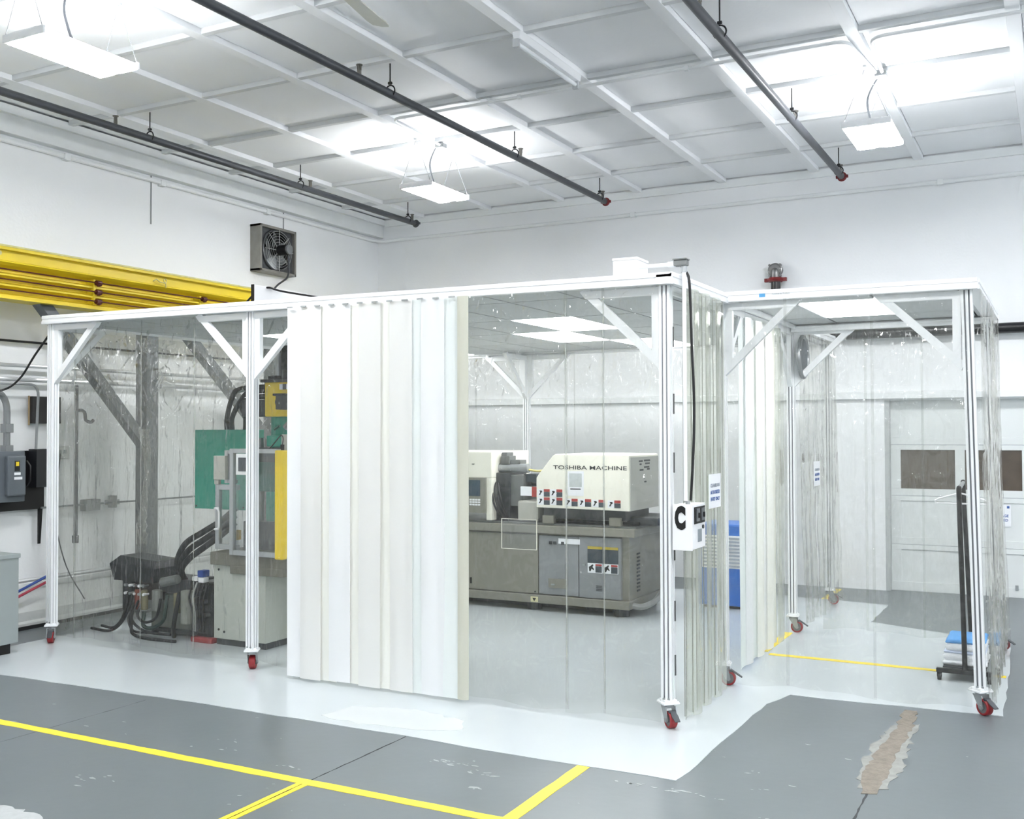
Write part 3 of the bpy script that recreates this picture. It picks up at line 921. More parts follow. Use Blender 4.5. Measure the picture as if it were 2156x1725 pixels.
fl = MB().torus((rx, ry - .03, 3.57), .072, .012, 'y', 24, 8).cyl((rx, ry - .045, 3.57), (rx, ry + .02, 3.57), .066, 20)
for k in range(4):
    a = PI / 4 + k * PI / 2
    fl.cyl((rx + .085 * math.cos(a), ry - .05, 3.57 + .085 * math.sin(a)), (rx + .085 * math.cos(a), ry, 3.57 + .085 * math.sin(a)), .013, 8)
fl.build('sight_flange', mat('pewter_casting', rgb(128, 128, 128), .3, .6), t, smooth=True)

# ------------------------------------------------------------------ the vinyl enclosure: frames
PW = .033                                        # half width of a post
def zh(x):
    """underside of the front header; the floor falls a little towards the near corner"""
    return 2.655 + (x + 7.46) * (-.041 / 5.39)
ZH, ZA = 2.628, 2.628

def post_poly(w=PW):
    """extruded profile with two slots on each side"""
    g, d, h = .0052, .0148, .013
    side = []
    for c in (-h, h):
        side += [(c - g, -w), (c - g, -w + d), (c + g, -w + d), (c + g, -w)]
    pts = []
    for k in range(4):
        ca, sa = [(1, 0), (0, 1), (-1, 0), (0, -1)][k]
        pts.append((-w * ca - -w * sa, -w * sa + -w * ca))
        pts += [(p[0] * ca - p[1] * sa, p[0] * sa + p[1] * ca) for p in side]
    return pts
POLY = post_poly()
SLOTG = mat('grey_slot_shade', rgb(134, 138, 143), .5)  # grey strips that paint the shade deep in the post slots

def post(parent, x, y, z1, z0=.15, lean=(0, 0), name='post'):
    m = MB()
    m.loft([[(x + p[0], y + p[1], z0) for p in POLY], [(x + lean[0] + p[0], y + lean[1] + p[1], z1) for p in POLY]])
    o = m.build(name, WHITE, parent)
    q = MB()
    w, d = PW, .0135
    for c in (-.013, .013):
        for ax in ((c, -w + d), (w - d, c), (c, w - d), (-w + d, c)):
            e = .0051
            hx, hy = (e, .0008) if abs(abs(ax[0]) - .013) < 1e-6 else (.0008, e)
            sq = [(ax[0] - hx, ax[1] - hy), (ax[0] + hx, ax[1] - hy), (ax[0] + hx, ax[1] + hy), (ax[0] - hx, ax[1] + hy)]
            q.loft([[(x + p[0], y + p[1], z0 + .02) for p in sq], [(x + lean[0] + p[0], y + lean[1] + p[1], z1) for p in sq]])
    q.build('slot_shade', SLOTG, parent)['kind'] = 'stuff'
    return o

# caster: shared meshes, local origin on the floor under the swivel
def caster_meshes():
    k = MB().box(-.052, .052, -.052, .052, .139, .150)
    k.box(-.04, .04, -.04, .04, .15, .165)
    for sx in (-1, 1):
        for sy in (-1, 1):
            k.cyl((sx * .042, sy * .042, .15), (sx * .042, sy * .042, .157), .008, 6)
    plate = k.mesh('caster', bevel=.003)
    f = MB().cyl((0, 0, .120), (0, 0, .139), .034, 16)
    for s in (-1, 1):
        f.loft([[(s * .031 + d, y, z) for d in (-.003,) for y, z in ((-.03, .125), (.034, .125), (.05, .045), (.036, .034), (.018, .045))],
                [(s * .031 + d, y, z) for d in (.003,) for y, z in ((-.03, .125), (.034, .125), (.05, .045), (.036, .034), (.018, .045))]])
        f.cyl((s * .028, .033, .052), (s * .039, .033, .052), .012, 10)
    f.box(-.033, .033, -.03, .03, .117, .124)
    fork = f.mesh('fork', smooth=True)
    w = MB()
    R, n = .0515, 28
    prof = [(-.024, R - .007), (-.018, R - .001), (0, R), (.018, R - .001), (.024, R - .007), (.024, R - .014), (-.024, R - .014)]
    w.loft([[(p[0], .033 + p[1] * math.cos(2 * PI * i / n), R + p[1] * math.sin(2 * PI * i / n)) for p in prof] for i in range(n)], closed=True)
    wheel = w.mesh('wheel', smooth=True)
    h = MB().cyl((-.019, .033, R), (.019, .033, R), R - .012, 24).cyl((-.027, .033, R), (.027, .033, R), .016, 14)
    hub = h.mesh('hub', smooth=True)
    b = MB()
    b.loft([[(x, .062, .098 + dz) for x, dz in ((-.016, 0), (.016, 0), (.016, .006), (-.016, .006))],
            [(x, .092, .078 + dz) for x, dz in ((-.02, 0), (.02, 0), (.02, .006), (-.02, .006))],
            [(x, .125, .058 + dz) for x, dz in ((-.016, 0), (.016, 0), (.016, .005), (-.016, .005))]])
    b.cyl((-.022, .05, .1), (.022, .05, .1), .01, 8)
    brake = b.mesh('brake_pedal', smooth=False)
    return plate, fork, wheel, hub, brake
CM = caster_meshes()
HUBG = mat('caster_hub_grey', rgb(120, 122, 124), .4, .4)
def caster(parent, x, y, rot):
    o = origin(parent)
    c = link('caster', CM[0], WHITE, parent, (x - o[0], y - o[1], 0 - o[2]), rot)
    for me, nm, m in ((CM[1], 'fork', ZINC), (CM[2], 'wheel', RED), (CM[3], 'hub', HUBG), (CM[4], 'brake_pedal', PIPEG)):
        link(nm, me, m, c)

def header(parent, p0, p1, z0, z1, out, name='header', h=.072):
    """fascia with a drip lip, running p0 -> p1, facing outward 'out'"""
    prof = [(-.05, 0.02), (-.05, h - .012), (.035, h - .012), (.035, h), (.05, h), (.055, h - .006), (.055, h * .62), (.05, h * .6), (.05, h * .36), (.058, h * .34), (.058, .003), (.05, 0), (.03, 0), (.03, .02)]
    ox, oy = out
    m = MB()
    m.loft([[(p[0] + ox * a, p[1] + oy * a, z + b) for a, b in prof] for p, z in ((p0, z0), (p1, z1))])
    return m.build(name, WHITE, parent)

def bracket(parent, x, y, z, dx, dy, L=.52, H=.50, w=.05, t=.022):
    """corner brace: bar under the header, bar on the post and a diagonal, in the plane (dx,dy)"""
    m = MB()
    px, py = -dy, dx
    def q(u, v, k=1.):
        return [(x + dx * u + px * s * t * k, y + dy * u + py * s * t * k, z + v) for s in (-1, 1)]
    def bar(pts, k=1.):
        a = [q(u, v, k)[0] for u, v in pts]
        b = [q(u, v, k)[1] for u, v in pts]
        m.loft([a, b])
    e = PW
    bar([(e, -.004), (e + L, -.004), (e + L - w * .8, -w), (e, -w)])
    bar([(e, -w), (e + w, -w), (e + w, -H + w), (e, -H)], .9)
    Pv, Qv = Vector((e + L, -.004)), Vector((e, -H))
    nn = Vector((-H, L)).normalized() * w
    Dv = (Pv - Qv).normalized()
    a, b = Pv + nn - Dv * .02, Qv + nn + Dv * .02
    bar([tuple(Pv), tuple(Qv), tuple(b), tuple(a)], .8)
    return m.build('corner_brace', WHITE, parent)

A, B, C = -7.46, -5.28, -2.07
YF, YE, YG, YK = 5.88, 7.02, 9.12, 10.75
XD = -.455

fr = thing('cleanroom_frame', 'white aluminium frame of the large vinyl enclosure on casters', 'cleanroom frame', (-4.77, 8.3, 0))
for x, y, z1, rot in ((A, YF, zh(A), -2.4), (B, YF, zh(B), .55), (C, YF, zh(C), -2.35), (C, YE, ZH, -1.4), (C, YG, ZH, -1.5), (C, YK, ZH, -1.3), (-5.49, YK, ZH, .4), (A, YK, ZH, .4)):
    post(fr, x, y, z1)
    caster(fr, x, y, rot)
header(fr, (A - .06, YF - .015), (C + .06, YF - .015), zh(A), zh(C), (0, -1))
header(fr, (C + .015, YF - .07), (C + .015, YK + .05), zh(C), ZH, (1, 0))
header(fr, (C + .05, YK), (A - .05, YK), ZH, ZH, (0, 1))
header(fr, (A - .015, YK + .05), (A - .015, YF - .05), ZH, zh(A), (-1, 0))
for x, dx in ((A, 1), (B, -1), (B, 1), (C, -1)):
    bracket(fr, x, YF, zh(x), dx, 0)
bracket(fr, A, YF, zh(A), 0, 1)
bracket(fr, C, YE, ZH, 0, 1)
bracket(fr, C, YG, ZH, 0, -1)
for dx, dy in ((1, 0), (-1, 0), (0, -1)):
    bracket(fr, -5.49, YK, ZH, dx, dy)
bl = MB()
for x, y in ((A, YF), (B, YF), (C, YF)):
    for s in (-1, 1):
        bl.cyl((x + s * .015, YF - PW - .004, .17), (x + s * .015, YF - PW + .006, .17), .008, 8)
bl.build('bolt', ZINC, fr)['kind'] = 'stuff'
fx_ = MB()
for z in (.30, .62, .98, 1.5, 1.85, 2.25):
    fx_.box(C + PW, C + PW + .006, YF + .024, YF + .034, z, z + .12)
fx_.build('retainer_clip', mat('clip_grey', rgb(84, 86, 86), .5), fr)['kind'] = 'stuff'

# tiles and light panels of the enclosure ceilings
TILE = mat('grey_ceiling_tile', rgb(196, 200, 202), .6, vary=.04, scale=5)
TGAP = mat('dark_tile_grid', rgb(58, 62, 64), .6)
def tiles(parent, xs, ys, lights, z, x0, x1, y0, y1):
    MB().box(x0, x1, y0, y1, z + .012, z + .02).build('roof_sheet', TGAP, parent)
    for i in range(len(xs) - 1):
        for j in range(len(ys) - 1):
            a, b, c, d = max(xs[i], x0) + .009, min(xs[i + 1], x1) - .009, max(ys[j], y0) + .009, min(ys[j + 1], y1) - .009
            if b - a < .02 or d - c < .02:
                continue
            lit = (i, j) in lights
            MB().box(a, b, c, d, z - (.004 if lit else 0), z + .012).build('light_panel' if lit else 'ceiling_tile', TROF if lit else TILE, parent)
xs = [-3.43 - .54 * k for k in range(-3, 9)][::-1]
ys = [5.4, 6.45, 7.5, 8.55, 9.6, 10.65, 11.7]
def ix(v, arr):
    return min(range(len(arr)), key=lambda i: abs(arr[i] - v))
lit = {(ix(-3.97, xs), 2), (ix(-4.51, xs), 3), (ix(-3.97, xs), 4), (ix(-6.67, xs), 2), (ix(-6.67, xs), 4), (ix(-5.05, xs), 1)}
lit.discard((ix(-5.05, xs), 1))
tiles(fr, xs, ys, lit, 2.658, A + .05, C - .05, YF + .03, YK - .05)
header(fr, (C - .03, YF), (C - .03, YK), 2.60, 2.60, (-1, 0), 'inner_rail', .06)

# the smaller annex in front of the garage door; it stands a little out of plumb
an = thing('annex_frame', 'white aluminium frame of the small annex on casters near the garage door', 'cleanroom frame', (-1.2, 8.1, 0))
LEAN = (-.05, 0)
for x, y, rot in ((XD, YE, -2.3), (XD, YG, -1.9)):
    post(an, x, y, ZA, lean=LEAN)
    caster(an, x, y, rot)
header(an, (C + .02, YE - .015), (XD + LEAN[0] + .065, YE - .015), ZA, ZA - .012, (0, -1))
header(an, (XD + LEAN[0] + .02, YE - .06), (XD + LEAN[0] + .02, YG + .06), ZA - .012, ZA, (1, 0))
header(an, (XD + LEAN[0] + .06, YG), (C + .03, YG), ZA, ZA, (0, 1))
header(an, (XD + LEAN[0] + .05, YG - .07), (C + .03, YG - .07), ZA - .035, ZA - .035, (0, -1), 'inner_rail', .05)
bracket(an, C, YE, ZA, 1, 0)
bracket(an, XD + LEAN[0], YE, ZA - .008, -1, 0)
bracket(an, C, YG, ZA, 1, 0)
xs2 = [-1.66 - .54, -1.66, -1.12, -.58, .0]
tiles(an, xs2, [6.45, 7.5, 8.55, 9.6], {(1, 1)}, 2.658, C + .03, XD + LEAN[0] - .02, YE + .03, YG - .05)
bl = MB()
for s in (-1, 1):
    bl.cyl((XD + s * .015, YE - PW - .004, .17), (XD + s * .015, YE - PW + .006, .17), .008, 8)
bl.build('bolt', ZINC, an)['kind'] = 'stuff'
hb = YE - .015 - .056
MB().box(-1.785, -1.745, hb - .003, hb, 2.648, 2.672).build('blue_logo_label', mat('label_blue', rgb(86, 156, 206), .5), an)
text('maker_lettering', 'Technical Air Products', .009, (-1.64, hb - .002, 2.664), mat('label_grey', rgb(150, 156, 164), .5), an)

# ------------------------------------------------------------------ vinyl
def sheet(p0, p1, z0, z1, seed, amp=.012, lam=.16, flare=0., nrm=None, nz=26, hem=.012, step=.022, tilt=0.):
    """hanging film from p0 to p1 with folds that deepen towards the hem"""
    rnd = random.Random(seed)
    L = math.hypot(p1[0] - p0[0], p1[1] - p0[1])
    dx, dy = (p1[0] - p0[0]) / L, (p1[1] - p0[1]) / L
    n = nrm or (dy, -dx)
    nx = max(4, int(L / step))
    ph = [(2 * PI / (lam * rnd.uniform(.5, 2.4)), rnd.uniform(0, 6.28), rnd.uniform(.3, 1), rnd.uniform(-.5, .5)) for _ in range(7)]
    hz = [(2 * PI / rnd.uniform(.35, .9), rnd.uniform(0, 6.28), rnd.uniform(-3, 3)) for _ in range(3)]
    vs, fs = [], []
    for j in range(nz + 1):
        v = j / nz
        for i in range(nx + 1):
            s = L * i / nx
            top = z1(p0[0] + dx * s) if callable(z1) else z1
            hemz = z0 + hem * math.sin(s * 5.1 + seed) + hem * .6 * math.sin(s * 13.7 + seed * 2)
            z = top + (hemz - top) * v
            fold = sum(a * math.sin(k * (s + sh * v * .25) + f) for k, f, a, sh in ph) / 3.2
            buckle = sum(math.sin(k * z + f + c * s) for k, f, c in hz) / 3
            d = amp * ((.25 + .75 * v) * fold + .35 * buckle * math.sin(PI * min(1, v * 1.02))) + flare * v * v
            e = tilt * v
            vs.append((p0[0] + dx * (s + e) + n[0] * d, p0[1] + dy * (s + e) + n[1] * d, z))
    w = nx + 1
    for j in range(nz):
        for i in range(nx):
            fs.append((j * w + i, j * w + i + 1, (j + 1) * w + i + 1, (j + 1) * w + i))
    return MB().add(vs, fs)
def seam(p, z0, z1, parent, n=(0, -1), w=.006):
    """welded edge between two widths of film"""
    MB().box(p[0] - w * abs(n[1]) - .001, p[0] + w * abs(n[1]) + .001, p[1] - w * abs(n[0]) - .001, p[1] + w * abs(n[0]) + .001, z0, z1).build('welded_seam', SEAM, parent)

def curtain(name, label, edges, fixed, axis, z0, z1, seed, m=FILM, group='clear vinyl curtains', n=None, **kw):
    """clear curtain along x (fixed y) or along y (fixed x), one mesh per width of film"""
    mid = (edges[0] + edges[-1]) / 2
    t = thing(name, label, 'vinyl curtain', (mid, fixed, 0) if axis == 'x' else (fixed, mid, 0), group)
    for i in range(len(edges) - 1):
        a, b = edges[i] - (.02 if i else 0), edges[i + 1]
        off = .006 * (i % 2)
        if axis == 'x':
            q = sheet((a, fixed - off), (b, fixed - off), z0, z1, seed + i * 3, nrm=n or (0, -1), **kw)
        else:
            q = sheet((fixed + off, a), (fixed + off, b), z0, z1, seed + i * 3, nrm=n or (1, 0), **kw)
        q.build('film_panel', m, t, smooth=True, angle=180)
    return t

YC = YF - .082
c1 = curtain('clear_curtain', 'clear vinyl curtain across the front, before the teal press', [-7.47, -7.24, -6.47, -5.90, -4.93], YF + .052, 'x', .05, zh, 3, amp=.007, lam=.3)
for x in (-7.245, -6.475, -5.905):
    seam((x, YF + .04), .08, 2.55, c1, w=.0025)
c2 = curtain('clear_curtain', 'clear vinyl curtain across the front, before the cream moulding machine', [-3.42, -2.68, -2.43, -2.085], YC, 'x', .045, zh, 21, amp=.006, lam=.3)
for x in (-2.685, -2.435):
    seam((x, YC - .012), .08, 2.55, c2, w=.0025)
c3 = curtain('clear_curtain', 'creased clear vinyl curtain on the crane side of the large enclosure', [YF + .06, 7.1, 8.3, 9.5, YK], A - .07, 'y', .05, ZH, 31, FILMB, n=(-1, 0), amp=.03, lam=.22)
rg_ = random.Random(6)
gb = MB()
rings = []
for k in range(26):
    v = k / 25
    z = 1.78 - 1.06 * v
    r = .05 - .03 * math.sin(PI * min(1, v * 1.1)) + .012 * rg_.random()
    cx, cy = A - .03 + .012 * rg_.random(), 6.88 + .03 * math.sin(5 * v) + .008 * rg_.random()
    rings.append([(cx + r * (.6 + .6 * rg_.random()) * math.cos(a * PI / 5), cy + r * (.6 + .6 * rg_.random()) * math.sin(a * PI / 5), z) for a in range(10)])
gb.loft(rings, cap=False)
gb.build('gathered_fold', FILMB, c3)
curtain('clear_curtain', 'clear vinyl curtain along the far side of the large enclosure', [A, -6.2, -4.9, -3.6, C], YK + .07, 'x', .05, ZH, 41, FILM, n=(0, 1), amp=.015, nz=18, step=.04)
curtain('clear_curtain', 'creased vinyl curtain past the strip door with a round duct collar', [YG + .02, 9.7, 10.3, YK], C + .07, 'y', .05, ZH, 51, FILMB, amp=.028, lam=.18, flare=.03)
c6 = curtain('clear_curtain', 'clear vinyl curtain across the front of the small annex', [C + .05, -1.6, -1.05, XD - .04], YE - .085, 'x', .05, ZA, 61, FILM, amp=.008, lam=.25)
curtain('clear_curtain', 'crumpled clear vinyl curtain beyond the outermost post of the annex', [YE - .05, 7.6, 8.3, YG + .04], XD + .03, 'y', .05, ZA - .01, 71, FILMB, amp=.026, lam=.16, flare=.035)
curtain('clear_curtain', 'clear vinyl curtain at the back of the annex facing the garage door', [-1.83, -1.45, -1.0, XD], YG + .07, 'x', .05, ZA, 81, FILM, n=(0, 1), amp=.014, nz=18)

# strips
def strip(parent, p0, p1, n, z0, z1, bow, m, seed, name='strip', th=.003):
    rnd = random.Random(seed)
    k = 7
    nz = 14
    rings_a, rings_b = [], []
    vs, fs = [], []
    w = math.hypot(p1[0] - p0[0], p1[1] - p0[1])
    s1, s2 = rnd.uniform(0, 6), rnd.uniform(0, 6)
    for side in (0, 1):
        for j in range(nz + 1):
            v = j / nz
            top = z1((p0[0] + p1[0]) / 2) if callable(z1) else z1
            z = top + (z0 - top) * v
            sway = .004 * math.sin(3 * v + s1) * v + .006 * v * math.sin(s2)
            for i in range(k + 1):
                u = i / k
                d = bow * (1 - (2 * u - 1) ** 2) + sway + side * th
                vs.append((p0[0] + (p1[0] - p0[0]) * u + n[0] * d, p0[1] + (p1[1] - p0[1]) * u + n[1] * d, z))
    W_ = k + 1
    S = W_ * (nz + 1)
    for side in (0, 1):
        for j in range(nz):
            for i in range(k):
                a = side * S + j * W_ + i
                fs.append((a, a + 1, a + W_ + 1, a + W_))
    for j in range(nz):
        fs.append((j * W_, (j + 1) * W_, S + (j + 1) * W_, S + j * W_))
        fs.append((j * W_ + k, (j + 1) * W_ + k, S + (j + 1) * W_ + k, S + j * W_ + k))
    for i in range(k):
        fs.append((nz * W_ + i, nz * W_ + i + 1, S + nz * W_ + i + 1, S + nz * W_ + i))
    MB().add(vs, fs).build(name, m, parent, smooth=True)

t = thing('strip_curtain', 'wide frosted white strip curtain closing the middle of the front', 'strip curtain', (-4.26, YC, 0))
random.seed(8)
n = 11
w = .178
for i in range(n):
    x = -4.862 + i * .1258
    off = .006 if i % 2 else 0
    strip(t, (x, YC - .02 - off), (x + w, YC - .02 - off), (0, -1), .028 + random.uniform(-.006, .006), zh, random.uniform(.003, .008) * (1 if i % 2 else -.5), STRIPS[[0, 3, 1, 0, 1, 3, 1, 3, 2, 0, 2][i]], 100 + i)
strip(t, (-3.445, YC - .035), (-3.366, YC - .03), (0, -1), .03, zh, .012, EDGE, 130, 'edge_strip')
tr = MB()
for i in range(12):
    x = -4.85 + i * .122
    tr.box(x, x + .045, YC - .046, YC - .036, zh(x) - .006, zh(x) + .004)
tr.build('hanging_plate', mat('plate_grey', rgb(160, 164, 164), .5), t)['kind'] = 'stuff'  # small plates in one even grey

t = thing('strip_curtain', 'pale clear strip curtain on the end wall behind the letter C box', 'strip curtain', (C + .08, 6.4, 0))
YS = 5.96
for i in range(7):
    y = YS + i * .115
    off = .012 if i % 2 else 0
    strip(t, (C + .075 + off, y), (C + .075 + off, min(y + .155, 6.82)), (1, 0), .03, zh(C), (.022 if i % 2 else -.012), FILMY, 200 + i)
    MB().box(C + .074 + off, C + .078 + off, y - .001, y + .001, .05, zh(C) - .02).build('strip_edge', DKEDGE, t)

t = thing('strip_curtain', 'frosted white strip curtain in the doorway between enclosure and annex', 'strip curtain', (C, 8.1, 0))
for i in range(9):
    y = 7.40 + i * .15
    off = .012 if i % 2 else 0
    strip(t, (C + .01 + off, y), (C + .01 + off, y + .185), (1, 0), .03, ZH - .04, .02 if i % 2 else -.008, STRIPS[[2, 0, 2, 1, 0, 1, 1, 2, 2][i]] if i < 7 else FILMY, 300 + i)

# document pocket on the front film
t = thing('document_pocket', 'clear plastic document pocket stuck on the front vinyl', 'document pocket', (-3.02, YC - .03, 1.0))
MB().box(-3.13, -2.88, YC - .028, YC - .024, 1.01, 1.20).build('pocket', CLEARP, t)
r = MB()
for a in ((-3.13, -2.88, 1.01, 1.013), (-3.13, -3.127, 1.01, 1.20), (-2.883, -2.88, 1.01, 1.20), (-3.13, -2.88, 1.197, 1.20)):
    r.box(a[0], a[1], YC - .030, YC - .022, a[2], a[3])
r.build('welded_rim', EDGE, t)

# round duct collar in the side film
t = thing('duct_collar', 'round metal duct collar with a dark mesh set in the side vinyl', 'duct collar', (C + .1, 9.13, 2.2))
MB().torus((C + .105, 9.13, 2.385), .175, .018, 'x', 36, 10).build('ring', STEEL, t, smooth=True)
MB().cyl((C + .09, 9.13, 2.385), (C + .108, 9.13, 2.385), .17, 32).build('mesh_disc', mat('dark_mesh', rgb(82, 90, 98), .5, vary=.25, scale=40), t)

# ------------------------------------------------------------------ control box, conduit and roof pieces at the near corner
t = thing('control_box', 'white control box lettered C on the near corner post', 'control box', (-1.955, 5.98, 1.05))
MB().box(-2.02, -1.905, 5.845, 6.10, 1.052, 1.315).build('enclosure', WHITEP, t, bevel=.004)
MB().box(-2.024, -1.901, 5.84, 5.846, 1.048, 1.319).build('front_cover', WHITEP, t, bevel=.003)
text('letter', 'C', .118, (-1.976, 5.838, 1.232), BLACK, t, sx=.52, bold=.012)
sp = MB().box(-1.905, -1.900, 5.88, 6.08, 1.20, 1.30).build('switch_plate', BLACK, t, bevel=.002)
for y in (5.935, 6.03):
    MB().box(-1.900, -1.893, y - .03, y + .03, 1.215, 1.29).build('rotary_switch', mat('switch_grey', rgb(96, 100, 104), .4), t, bevel=.004)
    MB().box(-1.893, -1.884, y - .008, y + .008, 1.235, 1.265).build('switch_knob', BLACK, t, bevel=.002)
MB().box(-1.905, -1.902, 5.95, 6.02, 1.09, 1.165).build('rating_label', mat('label_grey2', rgb(140, 148, 154), .5), t)
MB().cyl((-1.905, 6.045, 1.175), (-1.898, 6.045, 1.175), .012, 12).build('pilot_light', BLACK, t)
MB().cyl((-1.955, 5.92, 1.315), (-1.955, 5.92, 1.335), .014, 10).build('cable_gland', ZINC, t)

conduit('white conduit dropping from the roof corner to the control box', [(-1.962, 5.90, 1.335), (-1.962, 5.90, 2.70)], .012, name='drop_conduit', m=WHITE)
t = thing('conduit_fitting', 'grey conduit elbow fitting above the near corner of the roof', 'conduit fitting', (-1.975, 5.90, 2.69))
MB().box(-2.02, -1.94, 5.875, 5.925, 2.728, 2.762).box(-2.025, -1.935, 5.868, 5.932, 2.762, 2.772).build('body', MID, t, bevel=.006)
MB().cyl((-1.962, 5.90, 2.69), (-1.962, 5.90, 2.73), .018, 10).build('collar', ZINC, t, smooth=True)
MB().cyl((-2.25, 5.90, 2.742), (-2.02, 5.90, 2.742), .012, 10).cyl((-2.06, 5.90, 2.742), (-2.015, 5.90, 2.742), .018, 10).build('side_pipe', WHITE, t, smooth=True)
t = thing('roof_junction_box', 'small white junction box on the enclosure roof near the corner', 'junction box', (-2.33, 5.95, 2.69))
MB().box(-2.40, -2.245, 5.86, 6.05, 2.686, 2.795).build('body', WHITEP, t, bevel=.004)
MB().box(-2.404, -2.241, 5.856, 6.054, 2.785, 2.80).build('lid', WHITEP, t, bevel=.003)
conduit('black cable running down the near corner into the letter C box', smoothpath([(-1.99, 5.93, 2.735), (-1.965, 5.95, 2.70), (-1.945, 5.95, 2.62), (-1.935, 5.95, 2.3), (-1.925, 5.96, 1.9), (-1.93, 5.95, 1.6), (-1.94, 5.93, 1.335)], 6), .008, name='drop_cable', cat='cable', m=BLACK)

# authorised entry notices
def notice(label, x, y0, y1, z0, z1, size):
    t = thing('entry_notice', label, 'sign', (x, (y0 + y1) / 2, z0))
    MB().box(x, x + .003, y0, y1, z0, z1).build('sheet', PAPER, t)
    ym = (y0 + y1) / 2
    for k, s in enumerate(('CLEANROOM', 'AUTHORIZED', 'ENTRY ONLY')):
        text('lettering', s, size, (x + .004, ym, z0 + (z1 - z0) * (.66 - .2 * k)), mat('faint_ink', rgb(150, 158, 170), .6) if k == 0 else INKB, t, facing='+x', bold=.0008)
notice('white entry notice in blue letters above the letter C box', C + .122, 6.31, 6.56, 1.26, 1.475, .022)
notice('small entry notice on the creased film past the strip door', C + .125, 9.42, 9.68, 1.25, 1.47, .022)

# thin panel standing on the roof
t = thing('roof_panel', 'white panel with a black front edge standing on the enclosure roof', 'panel', (-6.27, 7.6, 2.69))
MB().box(-6.295, -6.27, 7.0, 8.2, 2.69, 3.05).build('sheet', WHITEP, t, bevel=.002)
MB().box(-6.297, -6.268, 6.99, 7.0, 2.69, 3.052).build('edge_strip', BLACK, t)
conduit('black cable looping over the white panel on the roof', smoothpath([(-6.15, 6.5, 2.73), (-6.24, 6.75, 2.80), (-6.33, 6.95, 2.88), (-6.33, 7.1, 3.0), (-6.262, 7.18, 3.045), (-6.2, 7.3, 3.02), (-5.7, 7.45, 2.92), (-5.2, 7.6, 2.78)], 6), .009, name='roof_cable', cat='cable', m=BLACK)

# ------------------------------------------------------------------ cream moulding machine in the large enclosure
t = thing('moulding_machine', 'cream and grey injection moulding machine lettered TOSHIBA MACHINE', 'moulding machine', (-4.9, 9.5, 0))
F = 9.05
X0, X1 = -6.6, -3.56
MB().box(X0, X1 - .02, F + .06, F + .95, .075, .76).build('base_cabinet', TAUPE, t, bevel=.008)
MB().box(X0, X1, F, F + 1.0, .078, .158).build('plinth', TAUPE, t, bevel=.008)
MB().box(X0, X1 + .06, F - .005, F + 1.0, .755, .833).build('bed_slab', TAUPE, t, bevel=.008)
MB().box(X0, X1 + .05, F + .06, F + .95, .833, .85).build('bed_top', MID, t, bevel=.003)
for x in (X1 - .12, -4.6, -5.6):
    MB().cyl((x, F + .12, 0), (x, F + .12, .08), .075, 14).cyl((x, F + .85, 0), (x, F + .85, .08), .075, 14).build('levelling_foot', DARK, t)
MB().box(X0 + .1, X1 - .25, F + .2, F + .8, .012, .078).build('gap_shade', BLACKR, t)  # black slab standing in for the shade in the gap underneath
d = MB().box(-5.9, -4.515, F + .02, F + .07, .165, .74).build('side_cover', TAUPE, t, bevel=.004)
MB().cyl((-4.545, F + .012, .185), (-4.545, F + .025, .185), .008, 8).build('screw', BLACK, d)
MB().box(-5.275, -5.262, F + .008, F + .022, .22, .28).build('catch', BLACK, d)
d1 = MB().box(-4.505, -4.085, F + .02, F + .07, .17, .735).build('door', TAUPEL, t, bevel=.004)
MB().box(-4.40, -4.20, F + .012, F + .022, .235, .325).build('vent_recess', TAUPE, d1, bevel=.003)
MB().box(-4.37, -4.33, F + .004, F + .014, .26, .275).build('handle', ZINC, d1, bevel=.002)
for x in (-4.375, -4.33, -4.245):
    MB().box(x - .016, x + .016, F + .008, F + .02, .655, .685).build('knob', PIPEG, d1, bevel=.003)
MB().box(-4.29, -4.065, F + .010, F + .018, .665, .715).build('paper_label', PAPER, d1)
d2 = MB().box(-4.077, -3.65, F + .02, F + .07, .165, .74).build('door', TAUPEL, t, bevel=.004)
MB().box(-4.035, -4.01, F + .008, F + .02, .47, .487).build('handle', ZINC, d2, bevel=.002)
for z in (.235, .25, .265, .28):
    MB().box(-3.90, -3.84, F + .016, F + .022, z, z + .007).build('louver', DARK, d2)
INKD = mat('label_slate', rgb(66, 76, 84), .6, vary=.25, scale=60)
for x0 in (-3.985, -3.825):
    MB().box(x0, x0 + .15, F + .014, F + .02, .50, .655).build('warning_label', INKD, d2)
    MB().box(x0, x0 + .15, F + .013, F + .019, .63, .655).build('warning_label', mat('label_mustard', rgb(190, 168, 60), .6), d2)
    MB().box(x0, x0 + .15, F + .014, F + .02, .405, .495).build('warning_label', PAPER, d2)
    MB().box(x0 + .08, x0 + .145, F + .013, F + .019, .41, .47).build('warning_label', INKD, d2)
    MB().box(x0 + .08, x0 + .145, F + .013, F + .019, .472, .49).build('warning_label', mat('label_red', rgb(176, 60, 54), .6), d2)
    pic = MB().prism([(x0 + .018, .42), (x0 + .028, .418), (x0 + .042, .445), (x0 + .062, .43), (x0 + .066, .44), (x0 + .05, .462), (x0 + .06, .48), (x0 + .05, .486), (x0 + .03, .47), (x0 + .012, .46)], 'y', F + .0125, F + .0135)
    pic.build('pictogram', BLACK, d2)
MB().prism([(-4.545 + .02, .128), (-4.545 - .02, .128), (-4.545, .095)], 'y', F - .006, F - .003).build('arrow_mark', BLACK, t)
MB().box(-4.585, -4.505, F - .003, F, .088, .14).build('arrow_plate', mat('pale_yellow_label', rgb(226, 220, 178), .6), t)
sd = MB()
for k in range(11):
    sd.box(X1 - .022, X1 - .012, F + .25, F + .32, .22 + k * .035, .235 + k * .035)
sd.build('side_louver', DARK, t)['kind'] = 'stuff'
